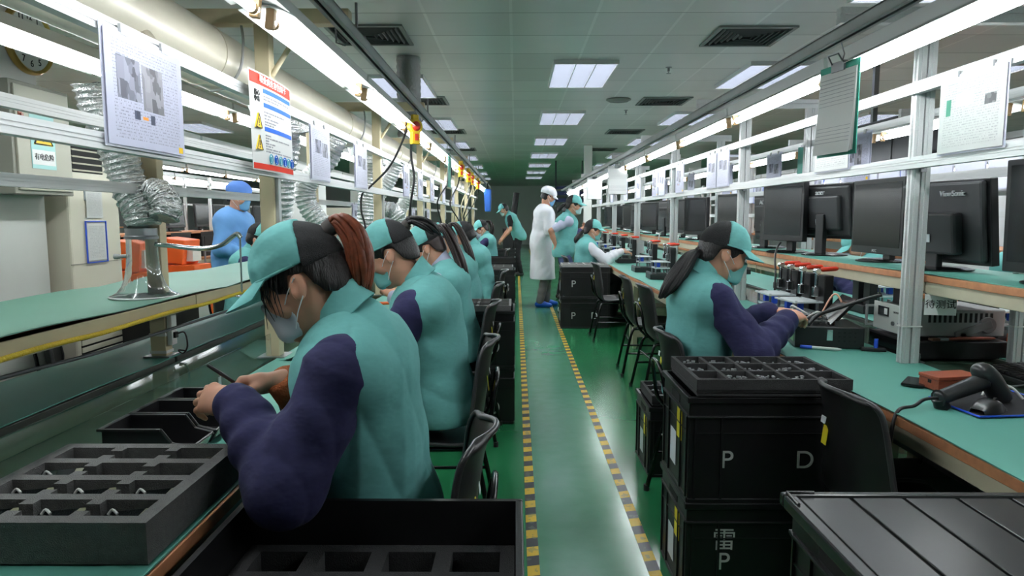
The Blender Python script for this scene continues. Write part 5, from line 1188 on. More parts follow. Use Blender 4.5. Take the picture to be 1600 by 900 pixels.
# tall cabinet, electrical box, clock, air conditioner along the left pillar
eb = thing('electrical_box', 'grey wall-mounted electrical box with a warning sign on the white pillar', 'electrical box', (-2.6, 3.56, 1.46))
MB().b2((0, -.225, 0), (.17, .215, .55)).obj('case', mat('box_dark_side', (132, 132, 122), .5), eb, bevel=.004); MB().b2((.17, -.205, .02), (.182, .195, .53)).obj('door', GREYP, eb, bevel=.003); MB().b2((.182, -.19, .33), (.187, -.165, .41)).b2((.187, -.185, .355), (.197, -.17, .39)).obj('latch', mat('latch_red', (150, 80, 60), .4), eb)
wsn = thing('warning_sign', 'pale teal high-voltage warning sheet with yellow triangle on the electrical box', 'sign', (-2.417, 3.535, 1.71))
MB().b2((0, -.09, -.12), (.0015, .09, .16)).obj('sheet', mat('pale_teal_sheet', (160, 206, 204), .5), wsn)
MB().add([(.0035, -.07, .0), (.0035, .07, .0), (.0035, 0, .12), (.0015, -.07, .0), (.0015, .07, .0), (.0015, 0, .12)], [(0, 1, 2), (5, 4, 3), (3, 4, 1, 0), (4, 5, 2, 1), (5, 3, 0, 2)]).obj('triangle', YELLOW, wsn)
MB().tube([(.004, -.066, .004), (.004, .066, .004), (.004, 0, .114), (.004, -.066, .004)], .004, 6).tube([(.005, .008, .085), (.005, -.012, .055), (.005, .010, .052), (.005, -.006, .02)], .004, 5).obj('bolt_mark', BLACKM, wsn)
MB().b2((.0015, -.085, -.10), (.0022, .085, -.025)).obj('white_band', PAPERW, wsn); lettering('有电危险', .036, 'letter', BLACKM, wsn, (.0035, 0, -.062), (PI/2, 0, PI/2), .0008)
ck = thing('wall_clock', 'round gold-rimmed clock half hidden by the lamp on the white pillar', 'clock', (-2.6, 3.73, 2.28), (0, PI/2, 0))
MB().lathe([(0, 0), (.16, 0), (.16, .02), (0, .02)], n=40).obj('face', mat('clock_face', (212, 212, 208), .4), ck, smooth=40); MB().lathe([(.155, 0), (.178, .0), (.18, .02), (.17, .036), (.158, .03), (.155, .0)], n=40).obj('rim', mat('gold', (190, 160, 90), .3, .8), ck, smooth=60)
for n in range(1, 13):
    a = n*PI/6; lettering(str(n), .05, 'numeral', BLACKM, ck, (-.122*math.cos(a), .122*math.sin(a), .022), (0, 0, PI/2), .001)
MB().box((-.03, .02, .024), (.09, .008, .002), rz(-.6)).box((.0, -.045, .025), (.006, .12, .002)).cyl((0, 0, .02), (0, 0, .028), .008).obj('hand', BLACKM, ck)
ac = thing('air_conditioner', 'tall cream floor-standing air conditioner by the white pillar', 'air conditioner', (-2.5, 4.10, 0))
MB().b2((-.36, -.27, 0), (0, .22, 1.86)).obj('case', ACW, ac, bevel=.012); b = MB(); MB().b2((-.01, -.22, 1.60), (.004, .06, 1.79)).obj('outlet', DARKSLOT, ac)
for k in range(5): b.box((.0, -.08, 1.615+.038*k), (.02, .28, .007), ry(.5))
b.obj('louver', ACW, ac); b = MB(); MB().b2((-.01, -.24, .10), (.002, .19, .72)).obj('grille_back', DARKSLOT, ac)
for k in range(15): b.b2((-.006, -.24, .115+.041*k), (.008, .19, .143+.041*k))
b.obj('grille', ACW, ac); MB().b2((-.002, -.28, 1.075), (.003, .225, 1.079)).obj('seam', mat('seam_grey', (140, 136, 124), .6), ac); MB().b2((.0, -.13, 1.44), (.005, .03, 1.52)).obj('display', mat('display_grey', (150, 158, 164), .3), ac)
bfs = sheet('document', 'blue-framed document sheet on the front of the air conditioner', -2.492, 3.965, 4.14, 1.09, 1.31, PR[2], 1, None, False, .001); MB_ = None
fr = MB(); y0, y1, z0, z1 = 3.958, 4.147, 1.083, 1.317
fr.b2((-2.493, y0-.006, z0), (-2.4865, y0, z1)).b2((-2.493, y1, z0), (-2.4865, y1+.006, z1)).b2((-2.493, y0-.006, z0-.006), (-2.4865, y1+.006, z0)).b2((-2.493, y0-.006, z1), (-2.4865, y1+.006, z1+.006)); fo = fr.obj('blue_frame', BLUEP, bfs); fo.matrix_parent_inverse = Matrix.Translation(-bfs.location)
sheet('document', 'small white sheet above the blue frame on the air conditioner', -2.494, 3.975, 4.13, 1.34, 1.50, PR[2], 1, None, False, .001)
mb_ = thing('storage_crate', 'dark crate with a yellow tag standing behind the left back bench', 'crate', (-2.32, 4.45, 0)); MB().b2((-.17, -.2, 0), (.14, .2, .80)).obj('shell', BLACK, mb_, bevel=.006); MB().b2((-.175, -.205, .76), (.145, .205, .80)).obj('rim', BLACK, mb_, bevel=.004); MB().b2((.04, -.2025, .56), (.10, -.2005, .64)).obj('tag', STICKY, mb_)
copy_tree(ch, 'dark shell chair behind the left back bench beside the tagged crate', (-2.35, 3.72, 0), .5)
copy_tree(ch, 'dark shell chair of the first worker beyond the left line', (-2.38, 5.9, 0), 0); copy_tree(ch, 'dark shell chair of the second worker beyond the left line', (-2.38, 8.1, 0), 0)
# loose bits on the left benches
fl = MB(); fl.grid(lambda u, v: (-.99+.13*u, 2.80+.16*v, .752+.055*(u*u)*(1-v)*1.2+.012*v*math.sin(u*6)), 10, 10, .002); tag(fl.obj('mat_scrap', MATG, smooth=60), 'curled scrap of green mat beside the first front post', 'mat scrap')
tag(MB().tube(bez([(-.80, 2.35, .757), (-.78, 2.7, .756), (-.80, 3.0, .757), (-.83, 3.2, .78), (-.86, 3.25, .757), (-.9, 3.5, .756)], 30), .0045, 6).obj('black_cable', CABLEB, smooth=180), 'black cable lying on the mat beyond the nearest woman', 'cable')
rs = random.Random(8)
for k, y in enumerate((3.35, 3.95, 4.6, 5.7, 6.3, 7.3, 8.2, 9.1, 9.9, 11.5, 12.4)):
    if k % 3 == 2:
        t = thing('screwdriver', '%s red and yellow screwdriver from the camera on the left benches' % ORD[k//3], 'screwdriver', (-.86, y, .764), (0, 0, rs.uniform(.2, 1.2))); MB().tube([(-.11, 0, 0), (-.10, 0, 0), (0, 0, 0)], [.010, .012, .010], 10).obj('grip', ORANGE, t, smooth=40); MB().cyl((0, 0, 0), (.10, 0, 0), .003).obj('shaft', STEEL, t, smooth=40)
    else:
        t = thing('work_fixture', '%s small black work fixture from the camera on the left benches' % ORD[k], 'fixture', (-.86+rs.uniform(-.05, .05), y, .7515), rs.uniform(-.2, .2)); MB().b2((-.08, -.1, 0), (.08, .1, .03)).obj('base', BLACK, t, bevel=.004); MB().b2((-.07, -.06, .03), (-.04, .06, .14)).b2((-.05, -.03, .10), (.03, .03, .118)).obj('upright', GLOSSB, t, bevel=.003); MB().cyl((.02, 0, .05), (.02, 0, .10), .01).obj('plunger', STEEL, t, smooth=50)
# ================================================================= right line: monitors, fixtures, instruments, documents
SCRM = mat('monitor_screen', (22, 26, 28), .22); BZ = mat('monitor_bezel', (24, 24, 26), .38); BZG = mat('monitor_back', (46, 47, 49), .5)
LOGO = mat('logo_grey', (190, 192, 194), .4)
def make_monitor(label, x, y, rot, w=.44, h=.36, z=1.1165, logo=None, back=None, tilt=.06, style=0, lift=.055, group='monitors on the right shelf'):
    """faces +x in its own frame"""
    t = thing('monitor', label, 'monitor', (x, y, z), rot, group); zc = lift + h/2; R = ry(-tilt)
    b = MB(); b.box((0, 0, zc), (.035, w, h), R); b.obj('bezel', BZ, t, bevel=.004)
    MB().box((.0178, 0, zc+.008), (.002, w-.045, h-.06), R).obj('screen', SCRM, t)
    bk = MB()
    if style == 0: bk.box((-.04, 0, zc-.01), (.05, w*.66, h*.62), R); bk.box((-.02, 0, zc), (.03, w*.9, h*.9), R)
    else: bk.box((-.03, 0, zc), (.03, w*.94, h*.94), R); bk.box((-.065, 0, zc-.05), (.05, w*.55, h*.5), R); 
    bo = bk.obj('back_shell', BZG, t, bevel=.012)
    vs = MB()
    for k in range(9): vs.box((-.066 if style == 0 else -.047, (k-4)*w*.055, zc+h*(.2 if style == 0 else .27)), (.003, w*.025, .012), R)
    vs.obj('vent', DARKSLOT, bo)
    MB().box((-.066 if style == 0 else -.0915, .02, zc-h*.2), (.002, .05, .035), R).obj('label_sticker', STICKW, bo)
    MB().b2((-.075, -.035, .01), (-.045, .035, zc-.02)).obj('stand', BZ, t, bevel=.005)
    MB().lathe([(0, 0), (.13, 0), (.13, .006), (.10, .014), (0, .016)], (-.03, 0, 0), 28).obj('base', GLOSSB, t, smooth=40)
    if logo: lettering(logo, .022, 'logo', LOGO, t, (.0195+.0, 0, lift+.016), (PI/2, 0, PI/2), .0005)
    if back: lettering(back, .045 if len(back) < 6 else .034, 'logo', LOGO, t, ((-.066 if style == 0 else -.047)-.004-tilt*h*.33+.0, 0 if len(back) < 6 else -.085, zc+h*.33), (PI/2+.0, 0, -PI/2), .003)
    return t
make_monitor('large black monitor facing the aisle, left of the near aluminium post', 1.88, 3.56, PI, .50, .385, logo='AOC', tilt=.0, lift=.04)
make_monitor('dark monitor seen from behind, right of the near aluminium post', 1.90, 3.02, .12, .50, .36, back='ViewSonic', style=1, tilt=.10, lift=.03)
make_monitor('black monitor cut off by the right edge of the picture', 1.85, 2.33, PI+.05, .48, .41, tilt=-.02, lift=.03)
make_monitor('black monitor facing the aisle, just right of the nearest right woman', 1.74, 4.46, PI+.22, .44, .37, tilt=.0, lift=.075)
make_monitor('deep-backed monitor seen from behind, between two facing monitors', 1.90, 4.16, .25, .44, .33, back='acer', tilt=.1, lift=.10)
make_monitor('monitor seen from behind past the woman in the cap', 1.90, 5.1, .2, .42, .33, back='AOC', tilt=.06, lift=.06)
for k, (y, r, w_, lab) in enumerate(((5.75, PI+.2, .42, "monitor facing the aisle behind the nearest right woman's cap"), (6.85, PI+.45, .34, 'pale-screened upright monitor facing the aisle'), (7.6, PI+.25, .52, 'wide black monitor between two aluminium posts'), (8.1, .3, .42, 'monitor seen from behind beyond the wide one'), (9.2, PI+.3, .42, 'sixth monitor facing the aisle'), (9.9, .5, .42, 'half-turned monitor further along the right shelf'), (10.9, PI+.3, .42, 'seventh monitor facing the aisle'), (12.0, PI+.3, .42, 'eighth monitor facing the aisle'), (13.2, PI+.3, .42, 'furthest monitor facing the aisle'))):
    make_monitor(lab, 1.80, y, r, w_, .37, tilt=.0, lift=.05)
for k, (x, y, pts) in enumerate(((1.7, 4.4, [(1.72, 4.45, 1.18), (1.66, 4.35, 1.15), (1.60, 4.22, 1.10), (1.58, 4.15, 1.0), (1.57, 4.12, .88), (1.6, 4.1, .76)]), (1.7, 6.9, [(1.7, 6.95, 1.18), (1.63, 6.85, 1.16), (1.61, 6.8, 1.08), (1.6, 6.8, .9), (1.6, 6.85, .76)]), (1.7, 7.8, [(1.7, 7.9, 1.18), (1.63, 7.75, 1.16), (1.6, 7.7, 1.05), (1.58, 7.7, .9), (1.58, 7.7, .76)]))):
    tag(MB().tube(bez(pts, 30), .006, 8).obj('monitor_cable', CABLEB if k == 0 else mat('grey_conduit', (170, 172, 172), .4), smooth=180), ['black monitor cable looping over the shelf edge beside the capped woman', 'pale bent cable over the shelf edge behind the capped woman', 'second pale bent cable further along the shelf edge'][k], 'cable')
def toggle_clamp(b_s, b_r, x, y, z, rot=0):
    M = Matrix.Translation((x, y, z)) @ Matrix.Rotation(rot, 4, 'Z')
    m1 = MB(); m1.b2((-.018, -.012, 0), (.018, .012, .05)).box((0, 0, .09), (.012, .02, .10)).cyl((0, -.016, .13), (0, .016, .13), .015).box((.022, 0, .05), (.06, .012, .012)).cyl((.05, 0, .02), (.05, 0, .06), .006)
    b_s.add(m1.v, m1.f, M); m2 = MB(); m2.tube([(.02, 0, .137), (.03, 0, .139), (.10, 0, .142), (.11, 0, .141)], [.008, .0125, .0125, .008], 10); m3 = MB(); m3.cyl((0, 0, .132), (.03, 0, .138), .006); b_s.add(m3.v, m3.f, M); b_r.add(m2.v, m2.f, M)
def make_test_fixture(label, x, y, rot=0, clamps=2, base=True, group='toggle-clamp test fixtures on the right bench'):
    t = thing('test_fixture', label, 'test fixture', (x, y, .7515), rot, group)
    MB().b2((-.14, -.12, 0), (.14, .12, .05)).obj('base', BLACK, t, bevel=.004); MB().b2((.05, -.11, .05), (.10, -.03, .30)).b2((.05, .03, .05), (.10, .11, .30)).obj('tower', BLACK, t, bevel=.004)
    for s in (-1, 1): 
        bs, br = MB(), MB(); toggle_clamp(bs, br, .03, s*.07, .19, 0); bs.obj('toggle_clamp', CHROME, t, bevel=.002, smooth=50); br.obj('red_handle', REDH, t, smooth=50)
    pl_ = MB().b2((-.10, -.11, .16), (.05, .11, .168)).b2((-.09, -.10, .10), (.05, .10, .112)); pl_.obj('clear_plate', mat('frosted_plate', (214, 220, 222), .3), t)
    for x_ in (-.085, .03):
        for y_ in (-.09, .09): MB().cyl((x_, y_, .05), (x_, y_, .17), .007).obj('rod', STEEL, t, smooth=50)
    MB().b2((-.07, -.085, .115), (-.04, -.055, .158)).b2((-.07, .03, .115), (-.04, .06, .158)).obj('blue_block', BLUEP, t, bevel=.002)
    for k in range(4): MB().cyl((-.13, -.09+.06*k, .05), (-.13, -.09+.06*k, .066), .012).obj('button', STEEL, t, smooth=50)
    return t
f0 = make_test_fixture("twin-clamp test fixture with red handles in front of the nearest right woman", 1.50, 3.55, .1)
for x, y, r, lab in ((1.50, 3.87, 0, "second twin-clamp fixture beside the nearest right woman's hands"), (1.36, 5.35, 0, 'twin-clamp fixture with two red handles behind the nearest right woman'), (1.42, 6.6, 0, 'twin-clamp fixture beside the empty chairs'), (1.42, 7.45, 0, "twin-clamp fixture under the white-sleeved worker's hand"), (1.45, 8.9, 0, 'first fixture beyond the white-sleeved worker'), (1.45, 9.8, 0, 'second fixture beyond the white-sleeved worker'), (1.45, 10.7, 0, 'third fixture beyond the white-sleeved worker'), (1.45, 11.8, 0, 'furthest fixture on the right bench')):
    copy_tree(f0, lab, (x, y, .7515), r)
for x, y, lab in ((2.25, 3.2, 'clamp fixture on the back bench seen under the right shelf near the post'), (2.28, 4.3, 'clamp fixture on the back bench seen under the right shelf, second'), (2.3, 5.6, 'clamp fixture on the back bench seen under the right shelf, third'), (2.3, 7.2, 'clamp fixture on the back bench seen under the right shelf, fourth')):
    copy_tree(f0, lab, (x, y, .7515), PI)
db = thing('terminal_box', 'low black box with rows of silver terminals behind the nearest right woman', 'terminal box', (1.30, 4.98, .7515)); MB().b2((-.15, -.12, 0), (.13, .12, .06)).obj('case', BLACK, db, bevel=.004)
for k in range(6): MB().cyl((-.13+.045*k, -.07, .06), (-.13+.045*k, -.07, .078), .013).cyl((-.13+.045*k, .0, .06), (-.13+.045*k, .0, .074), .011).obj('terminal', STEEL, db, smooth=50)
# the opened black case the woman works on
bc = thing('open_case', "open black equipment case with latch in front of the nearest right woman's hands", 'case', (1.455, 3.215, .7515), -.18); bc.scale = (1.14, 1.14, 1.14)
MB().b2((-.13, -.12, 0), (.13, .12, .085)).obj('body', BLACK, bc, bevel=.004); MB().box((.06, .02, .135), (.15, .2, .012), ry(-.85)).obj('raised_lid', GLOSSB, bc, bevel=.003); MB().b2((-.012, -.1245, .03), (.012, -.12, .075)).obj('latch', CHROME, bc, bevel=.002); MB().b2((-.1315, -.10, .02), (-.13, -.02, .075)).obj('green_label', mat('green_label', (96, 150, 92), .5), bc)
vs = MB()
for i in range(4):
    for j in range(3): vs.box((.035+.02*i, -.1205, .03+.017*j), (.008, .002, .006))
vs.obj('vent', DARKSLOT, bc)
rs = random.Random(12); jk = MB()
for k in range(26): jk.box((rs.uniform(-.11, .05), rs.uniform(-.1, .1), .088+rs.uniform(0, .02)), (rs.uniform(.01, .04), rs.uniform(.008, .02), rs.uniform(.006, .02)), rz(rs.uniform(0, 3)))
jk.obj('circuit_board', mat('board_grey', (60, 66, 66), .5), bc)
for p in (((-.09, -.05, .10), (-.04, -.08, .14), (.0, -.04, .11)), ((-.1, .04, .1), (-.12, .02, .15), (-.06, .0, .12)), ((.0, .05, .1), (.06, .06, .2), (.1, .02, .12))): MB().tube(bez(p, 12), .004, 6).obj('lead', CABLEW if p[0][0] < -.05 else mat('peach_wire', (226, 170, 140), .5), bc, smooth=60)
tag(MB().tube(bez([(1.33, 3.08, .86), (1.38, 3.1, .90), (1.48, 3.12, .93), (1.58, 3.1, .97), (1.64, 3.05, 1.00)], 24), [.009]*25, 8).obj('black_probe', CABLEB, smooth=180), 'thick black probe cable reaching from the woman\'s hand towards the near post', 'cable')
pn_ = thing('marker_pen', 'white pen with blue cap lying on the right bench mat', 'pen', (1.372, 3.05, .7585), -.47); MB().tube([(-.03, 0, 0), (.075, 0, 0), (.09, 0, 0)], [.0065, .0065, .003], 10).obj('barrel', WHITE, pn_, smooth=40); MB().tube([(-.08, 0, 0), (-.03, 0, 0)], .0078, 10).obj('cap', BLUEP, pn_, smooth=40)
p2 = thing('marker_pen', 'black pen lying against the open case on the right bench', 'pen', (1.47, 3.085, .7585), -.2); MB().tube([(-.07, 0, 0), (.06, 0, 0), (.075, 0, 0)], [.006, .006, .002], 10).obj('barrel', GLOSSB, p2, smooth=40); MB().b2((-.01, -.007, -.004), (.015, .007, .0075)).obj('band', STEEL, p2)
ht = thing('holder_block', 'small black holder with a blue plug beside the black box on the right bench', 'holder', (1.60, 3.02, .7515), -.3); MB().b2((-.05, -.018, 0), (.05, .018, .014)).obj('base', BLACK, ht, bevel=.002); MB().cyl((.01, 0, .014), (.01, 0, .055), .009).obj('blue_plug', BLUEP, ht, smooth=50)
# instrument on a long black plinth behind the near post
pb = thing('plinth_box', 'long low black box under the grey instrument', 'box', (1.895, 3.0, .7515), 0); MB().b2((-.21, -.18, 0), (.21, .18, .075)).obj('case', BLACK, pb, bevel=.004); MB().b2((-.212, -.17, .012), (-.21, .17, .064)).obj('face', GLOSSB, pb)
pb.location = (1.90, 3.06, .7415)
ins = thing('instrument', 'grey bench instrument with vent slots and carrying handle behind the near post', 'instrument', (1.90, 3.06, .8265), .0)
IG = mat('instrument_grey', (150, 152, 152), .5); MB().b2((-.2, -.15, .008), (.2, .15, .125)).obj('case', IG, ins, bevel=.006); MB().b2((-.206, -.152, .004), (-.2, .152, .13)).obj('front_panel', mat('instrument_panel', (186, 188, 184), .5), ins, bevel=.002)
MB().b2((-.2085, .02, .07), (-.206, .11, .112)).obj('socket', GLOSSB, ins); MB().b2((-.210, .03, .078), (-.208, .055, .105)).obj('switch', PAPERW, ins); MB().cyl((-.206, -.02, .045), (-.214, -.02, .045), .009).cyl((-.206, -.07, .05), (-.214, -.07, .05), .007).obj('terminal', STEEL, ins, smooth=50)
vs = MB()
for k in range(13): vs.b2((-.13+.022*k, -.1515, .07), (-.119+.022*k, -.149, .11))
vs.obj('vent', DARKSLOT, ins); MB().cyl((.12, -.15, .06), (.12, -.165, .06), .035, n=20).box((.06, -.160, .04), (.16, .012, .035), ry(-.35)).b2((-.0, -.166, .0), (.03, -.152, .03)).obj('handle', mat('handle_grey', (112, 114, 116), .5), ins, bevel=.003); MB().b2((-.18, -.14, 0), (-.15, .14, .008)).b2((.15, -.14, 0), (.18, .14, .008)).obj('foot', BLACKM, ins)
for y_ in (-.158, .158): MB().b2((-.235, y_-.006, .01), (-.2, y_+.006, .02)).b2((-.235, y_-.006, .10), (-.2, y_+.006, .11)).b2((-.24, y_-.006, .01), (-.232, y_+.006, .11)).obj('guard_handle', IG, ins)
lettering('OUTPUT', .012, 'letter', BLACKM, ins, (-.207, -.04, .095), (PI/2, 0, -PI/2), .0004)
adp = thing('power_adapter', 'black adapter block standing on the grey instrument', 'adapter', (1.78, 3.12, .952), 0); MB().b2((-.035, -.03, 0), (.035, .03, .075)).obj('case', BLACK, adp, bevel=.004); MB().b2((-.012, -.035, .06), (.012, -.03, .072)).obj('white_plug', WHITE, adp); MB().tube(bez([(.03, 0, .06), (.08, -.02, .09), (.12, -.03, .05), (.13, -.03, .005)], 14), .004, 6).obj('lead', CABLEB, adp, smooth=60)
brs = thing('paint_brush', 'brush with brown handle lying on the black box edge behind the post', 'brush', (1.86, 2.868, .8265), (0, 0, .06)); MB().tube([(-.03, 0, .006), (.03, 0, .008), (.17, 0, .007), (.18, 0, .006)], [.006, .008, .006, .003], 8).obj('handle', mat('brush_wood', (134, 64, 44), .45), brs, smooth=50); MB().b2((-.07, -.011, .0), (-.03, .011, .012)).obj('ferrule', STEEL, brs, bevel=.002); MB().b2((-.105, -.013, .001), (-.07, .013, .011)).obj('bristle', mat('bristle_brown', (90, 62, 44), .9), brs)
obx = thing('orange_tool_case', 'open orange box under the shelf behind the instrument', 'box', (2.22, 2.80, .7515), .1); MB().b2((-.10, -.12, 0), (.10, .12, .10)).obj('body', ORANGE, obx, bevel=.004); MB().b2((-.104, -.04, .03), (-.1, .04, .05)).obj('slot', DARKSLOT, obx)
ob2 = thing('orange_divider', 'upright orange panel on the back bench near the right edge', 'panel', (2.36, 2.95, .7515), .2); MB().b2((-.02, -.09, 0), (.02, .09, .20)).obj('board', ORANGE, ob2, bevel=.003); MB().b2((-.03, -.1, .0), (-.02, .1, .02)).obj('foot', STEEL, ob2)
# near end of the right bench: wooden box, phone, scanner, mouse, pad, keyboard
wb = thing('wooden_box', 'small reddish-brown wooden box beside the barcode scanner', 'box', (1.525, 2.36, .7515), .18); WB = mat('red_wood', (142, 70, 46), .5, var=.12, scale=20, aniso=(1, 8, 8)); MB().b2((-.085, -.045, 0), (.085, .045, .036)).obj('body', WB, wb, bevel=.002); MB().b2((-.087, -.047, .037), (.087, .047, .05)).obj('lid', WB, wb, bevel=.002); MB().b2((-.0855, -.012, .022), (-.084, .004, .034)).obj('notch', DARKSLOT, wb)
ph = thing('mobile_phone', 'black phone lying partly under the wooden box', 'phone', (1.44, 2.42, .7515), .9); MB().b2((-.07, -.036, 0), (.07, .036, .009)).obj('body', GLOSSB, ph, bevel=.003); MB().b2((-.064, -.032, .009), (.064, .032, .0095)).obj('screen', SCRM, ph)
md = thing('mouse_pad', 'black mouse pad with a blue stitched edge at the right side', 'mouse pad', (1.535, 2.16, .7515), .0)
pad = [(-.165, .06), (-.165, -.02), (-.15, -.165), (.10, -.14), (.18, .0), (.16, .16), (.04, .2)]; MB().prism(pad, .003).obj('cloth', mat('pad_black', (28, 28, 32), .85), md); MB().tube([(x, y, .003) for x, y in pad+pad[:1]], .0032, 6).obj('stitched_edge', BLUEP, md, smooth=60)
ms = thing('computer_mouse', 'black computer mouse on the blue-edged pad', 'mouse', (1.452, 2.055, .7555), .45)
MB().grid(lambda u, v: ((u-.5)*.115, (v-.5)*.062*(.75+.5*math.sin(PI*min(1, u*1.05+.05)))*.95, .038*max(0, math.sin(PI*(.06+.90*u)))**.7*max(0, 1-(2*v-1)**4)**.5), 16, 12, .002).obj('shell', mat('mouse_plastic', (40, 40, 42), .28), ms, smooth=60); MB().cyl((.032, -.004, .030), (.032, .004, .030), .008).obj('wheel', BLACKM, ms, smooth=50); MB().tube(bez([(.055, 0, .008), (.10, .03, .005), (.17, .08, .004), (.3, .1, .004)], 20), .0025, 6).obj('lead', CABLEB, ms, smooth=60)
sc = thing('barcode_scanner', 'black handheld barcode scanner lying on the right bench mat', 'scanner', (1.43, 2.13, .7515), .25)
SCM = mat('scanner_plastic', (44, 45, 47), .3)
MB().tube(bez([(-.11, 0, .03), (-.09, 0, .034), (-.03, 0, .05), (.03, 0, .066), (.065, 0, .076)], 20), [.013, .021, .0225, .0225, .0225, .023, .023, .0235, .0235, .024, .0245, .025, .0255, .026, .0265, .027, .0275, .028, .0285, .029, .027][:21], 16).obj('grip', SCM, sc, smooth=180)
MB().tube(bez([(.03, 0, .098), (.055, 0, .104), (.085, 0, .085), (.115, 0, .05), (.135, 0, .022), (.14, 0, .012)], 20), [.012, .022, .028, .031, .033, .034, .034, .034, .034, .034, .034, .034, .034, .034, .034, .034, .034, .034, .034, .033, .030][:21], 18).obj('head', SCM, sc, smooth=180)
MB().tube([(-.108, 0, .03), (-.098, 0, .03)], [.028, .026], 14).tube([(-.104, .0, .03), (-.088, .0, -.0)], [.02, .024], 12).obj('collar', BLACK, sc, smooth=50); MB().tube(bez([(-.11, 0, .032), (-.16, .0, .03), (-.21, -.012, .012), (-.245, -.02, -.01), (-.275, -.03, -.12), (-.27, -.03, -.26), (-.20, -.03, -.34), (-.12, -.03, -.40)], 48), [.0085]*3+[.0055]*60, 8).obj('lead', CABLEB, sc, smooth=60) if False else MB().tube(bez([(-.11, 0, .032), (-.16, .0, .03), (-.21, -.012, .016), (-.275, -.02, .008), (-.305, -.03, -.06), (-.305, -.03, -.20), (-.22, -.03, -.34), (-.12, -.03, -.40)], 48), .0055, 8).obj('lead', CABLEB, sc, smooth=60)
kb = thing('keyboard', 'black keyboard raised behind the mouse pad at the right edge', 'keyboard', (1.90, 2.42, .7515), (0, -.10, 0)); MB().b2((-.08, -.22, 0), (.08, .22, .02)).obj('case', BLACK, kb, bevel=.004)
kk = MB()
for i in range(6):
    for j in range(15): kk.b2((-.07+.0245*i, -.21+.028*j, .02), (-.049+.0245*i, -.186+.028*j, .029))
kk.obj('key', BLACKM, kb, bevel=.002); tag(MB().tube(bez([(1.55, 2.36, .757), (1.62, 2.33, .765), (1.72, 2.34, .76), (1.83, 2.36, .765)], 16), .004, 6).obj('thin_cable', mat('grey_cable', (84, 86, 88), .5), smooth=180), 'thin grey cable running to the keyboard', 'cable')
cw = thing('white_lead', 'white cable looping out from behind the scanner onto the pad', 'cable', (1.56, 2.2, .7545)); MB().tube(bez([(-.03, 0, .01), (.01, .02, .045), (.06, .0, .04), (.09, -.02, .004)], 14), .0045, 8).obj('cord', CABLEW, cw, smooth=60)
# plate sign tied to the near post
sg = thing('hanging_sign', 'white plate sign with three black characters tied to the near post', 'sign', (1.712, 2.74, .995), (.0, .0, -.22)); MB().b2((-.058, -.001, -.042), (.058, .0015, .042)).obj('plate', PAPERW, sg); lettering('待测试', .038, 'letter', BLACKM, sg, (0, -.0018, 0), (PI/2, 0, 0), .0006); MB().tube([(-.05, 0, .04), (-.065, .02, .055), (-.075, .03, .06)], .0018, 6).obj('tie', CABLEB, sg)
# documents on the right rails
for k, (y0, y1, m, lab) in enumerate(((2.22, 2.56, 3, 'large printed sheet hanging near the right edge between the rails'), (3.24, 3.60, 2, 'printed sheet half hidden by the hanging clipboard'), (5.05, 5.33, 1, 'first printed sheet beyond the second right post'), (5.36, 5.62, 1, 'second printed sheet beyond the second right post'), (6.4, 6.7, 0, 'printed sheet before the third right post'), (7.2, 7.5, 1, 'first sheet beyond the third right post'), (7.55, 7.85, 0, 'second sheet beyond the third right post'), (8.6, 8.9, 1, 'third sheet beyond the third right post'), (9.6, 9.9, 0, 'sheet beyond the fourth right post'), (11, 11.3, 1, 'sheet before the fifth right post'), (12.4, 12.7, 0, 'furthest sheet on the right rails'))):
    sheet('document', lab, 1.552, y0, y1, 1.575, 1.835, PR[m], -1, 'documents on the right rails')
for k, (y0, lab) in enumerate(((4.05, 'pale sheet on the rear right rails left of the capped woman'), (5.4, 'second pale sheet on the rear right rails'), (6.6, 'third pale sheet on the rear right rails'), (8.0, 'fourth pale sheet on the rear right rails'), (9.4, 'fifth pale sheet on the rear right rails'))):
    sheet('document', lab, 2.065, y0, y0+.3, 1.56, 1.84, PR[k % 2], -1, 'documents on the rear right rails')
tb = thing('document_board', 'teal board hanging on the rear right rails', 'board', (2.07, 5.02, 1.85)); MB().b2((-.003, -.07, -.42), (.003, .07, 0)).obj('board', TEALCL, tb); MB().b2((-.005, -.02, -.006), (.005, .02, .012)).obj('clip', STEEL, tb)
clipboard('teal clipboard with ruled sheets hanging from the right track', 1.175, 2.55, 1.90, .18, TEALCL)
for y, lab in ((8.0, 'first sheet clipped to the right track further down the aisle'), (10.3, 'second sheet clipped to the right track'), (14.0, 'furthest sheet clipped to the right track')):
    clipboard(lab, 1.175, y, 1.93, PI/2, PAPERW)
# ================================================================= the lines beyond
LP = make_lamp(1.24, -1); first = True
for (x, z, y0, n, where) in ((-4.55, 1.98, 5.0, 8, 'over the first distant left line'), (-5.65, 1.98, 5.6, 7, 'over the back of the first distant left line'), (-8.2, 2.0, 7.0, 9, 'over the second distant left line'), (3.75, 1.9, 2.2, 9, 'over the line beyond the right shelf'), (5.6, 1.95, 4.5, 7, 'over the furthest right line'), (-2.9, 2.0, 5.7, 8, 'added beyond the round duct'), (-2.4, 2.702, 18, 8, 'added to brighten the far left end'), (2.9, 2.702, 17, 9, 'added to brighten the far right end')):  # duct and far-end rows added to brighten the left bench and far wall
    for k in range(n):
        o = LP if first else copy_tree(LP); first = False; o.location = (x, y0+1.28*k, z)
        o['label'] = '%s fluorescent lamp in the row %s' % (ORD[k], where); o['group'] = 'fluorescent lamps ' + where
bp_ = make_bench(.62, CREAMB, 2.25); first = True
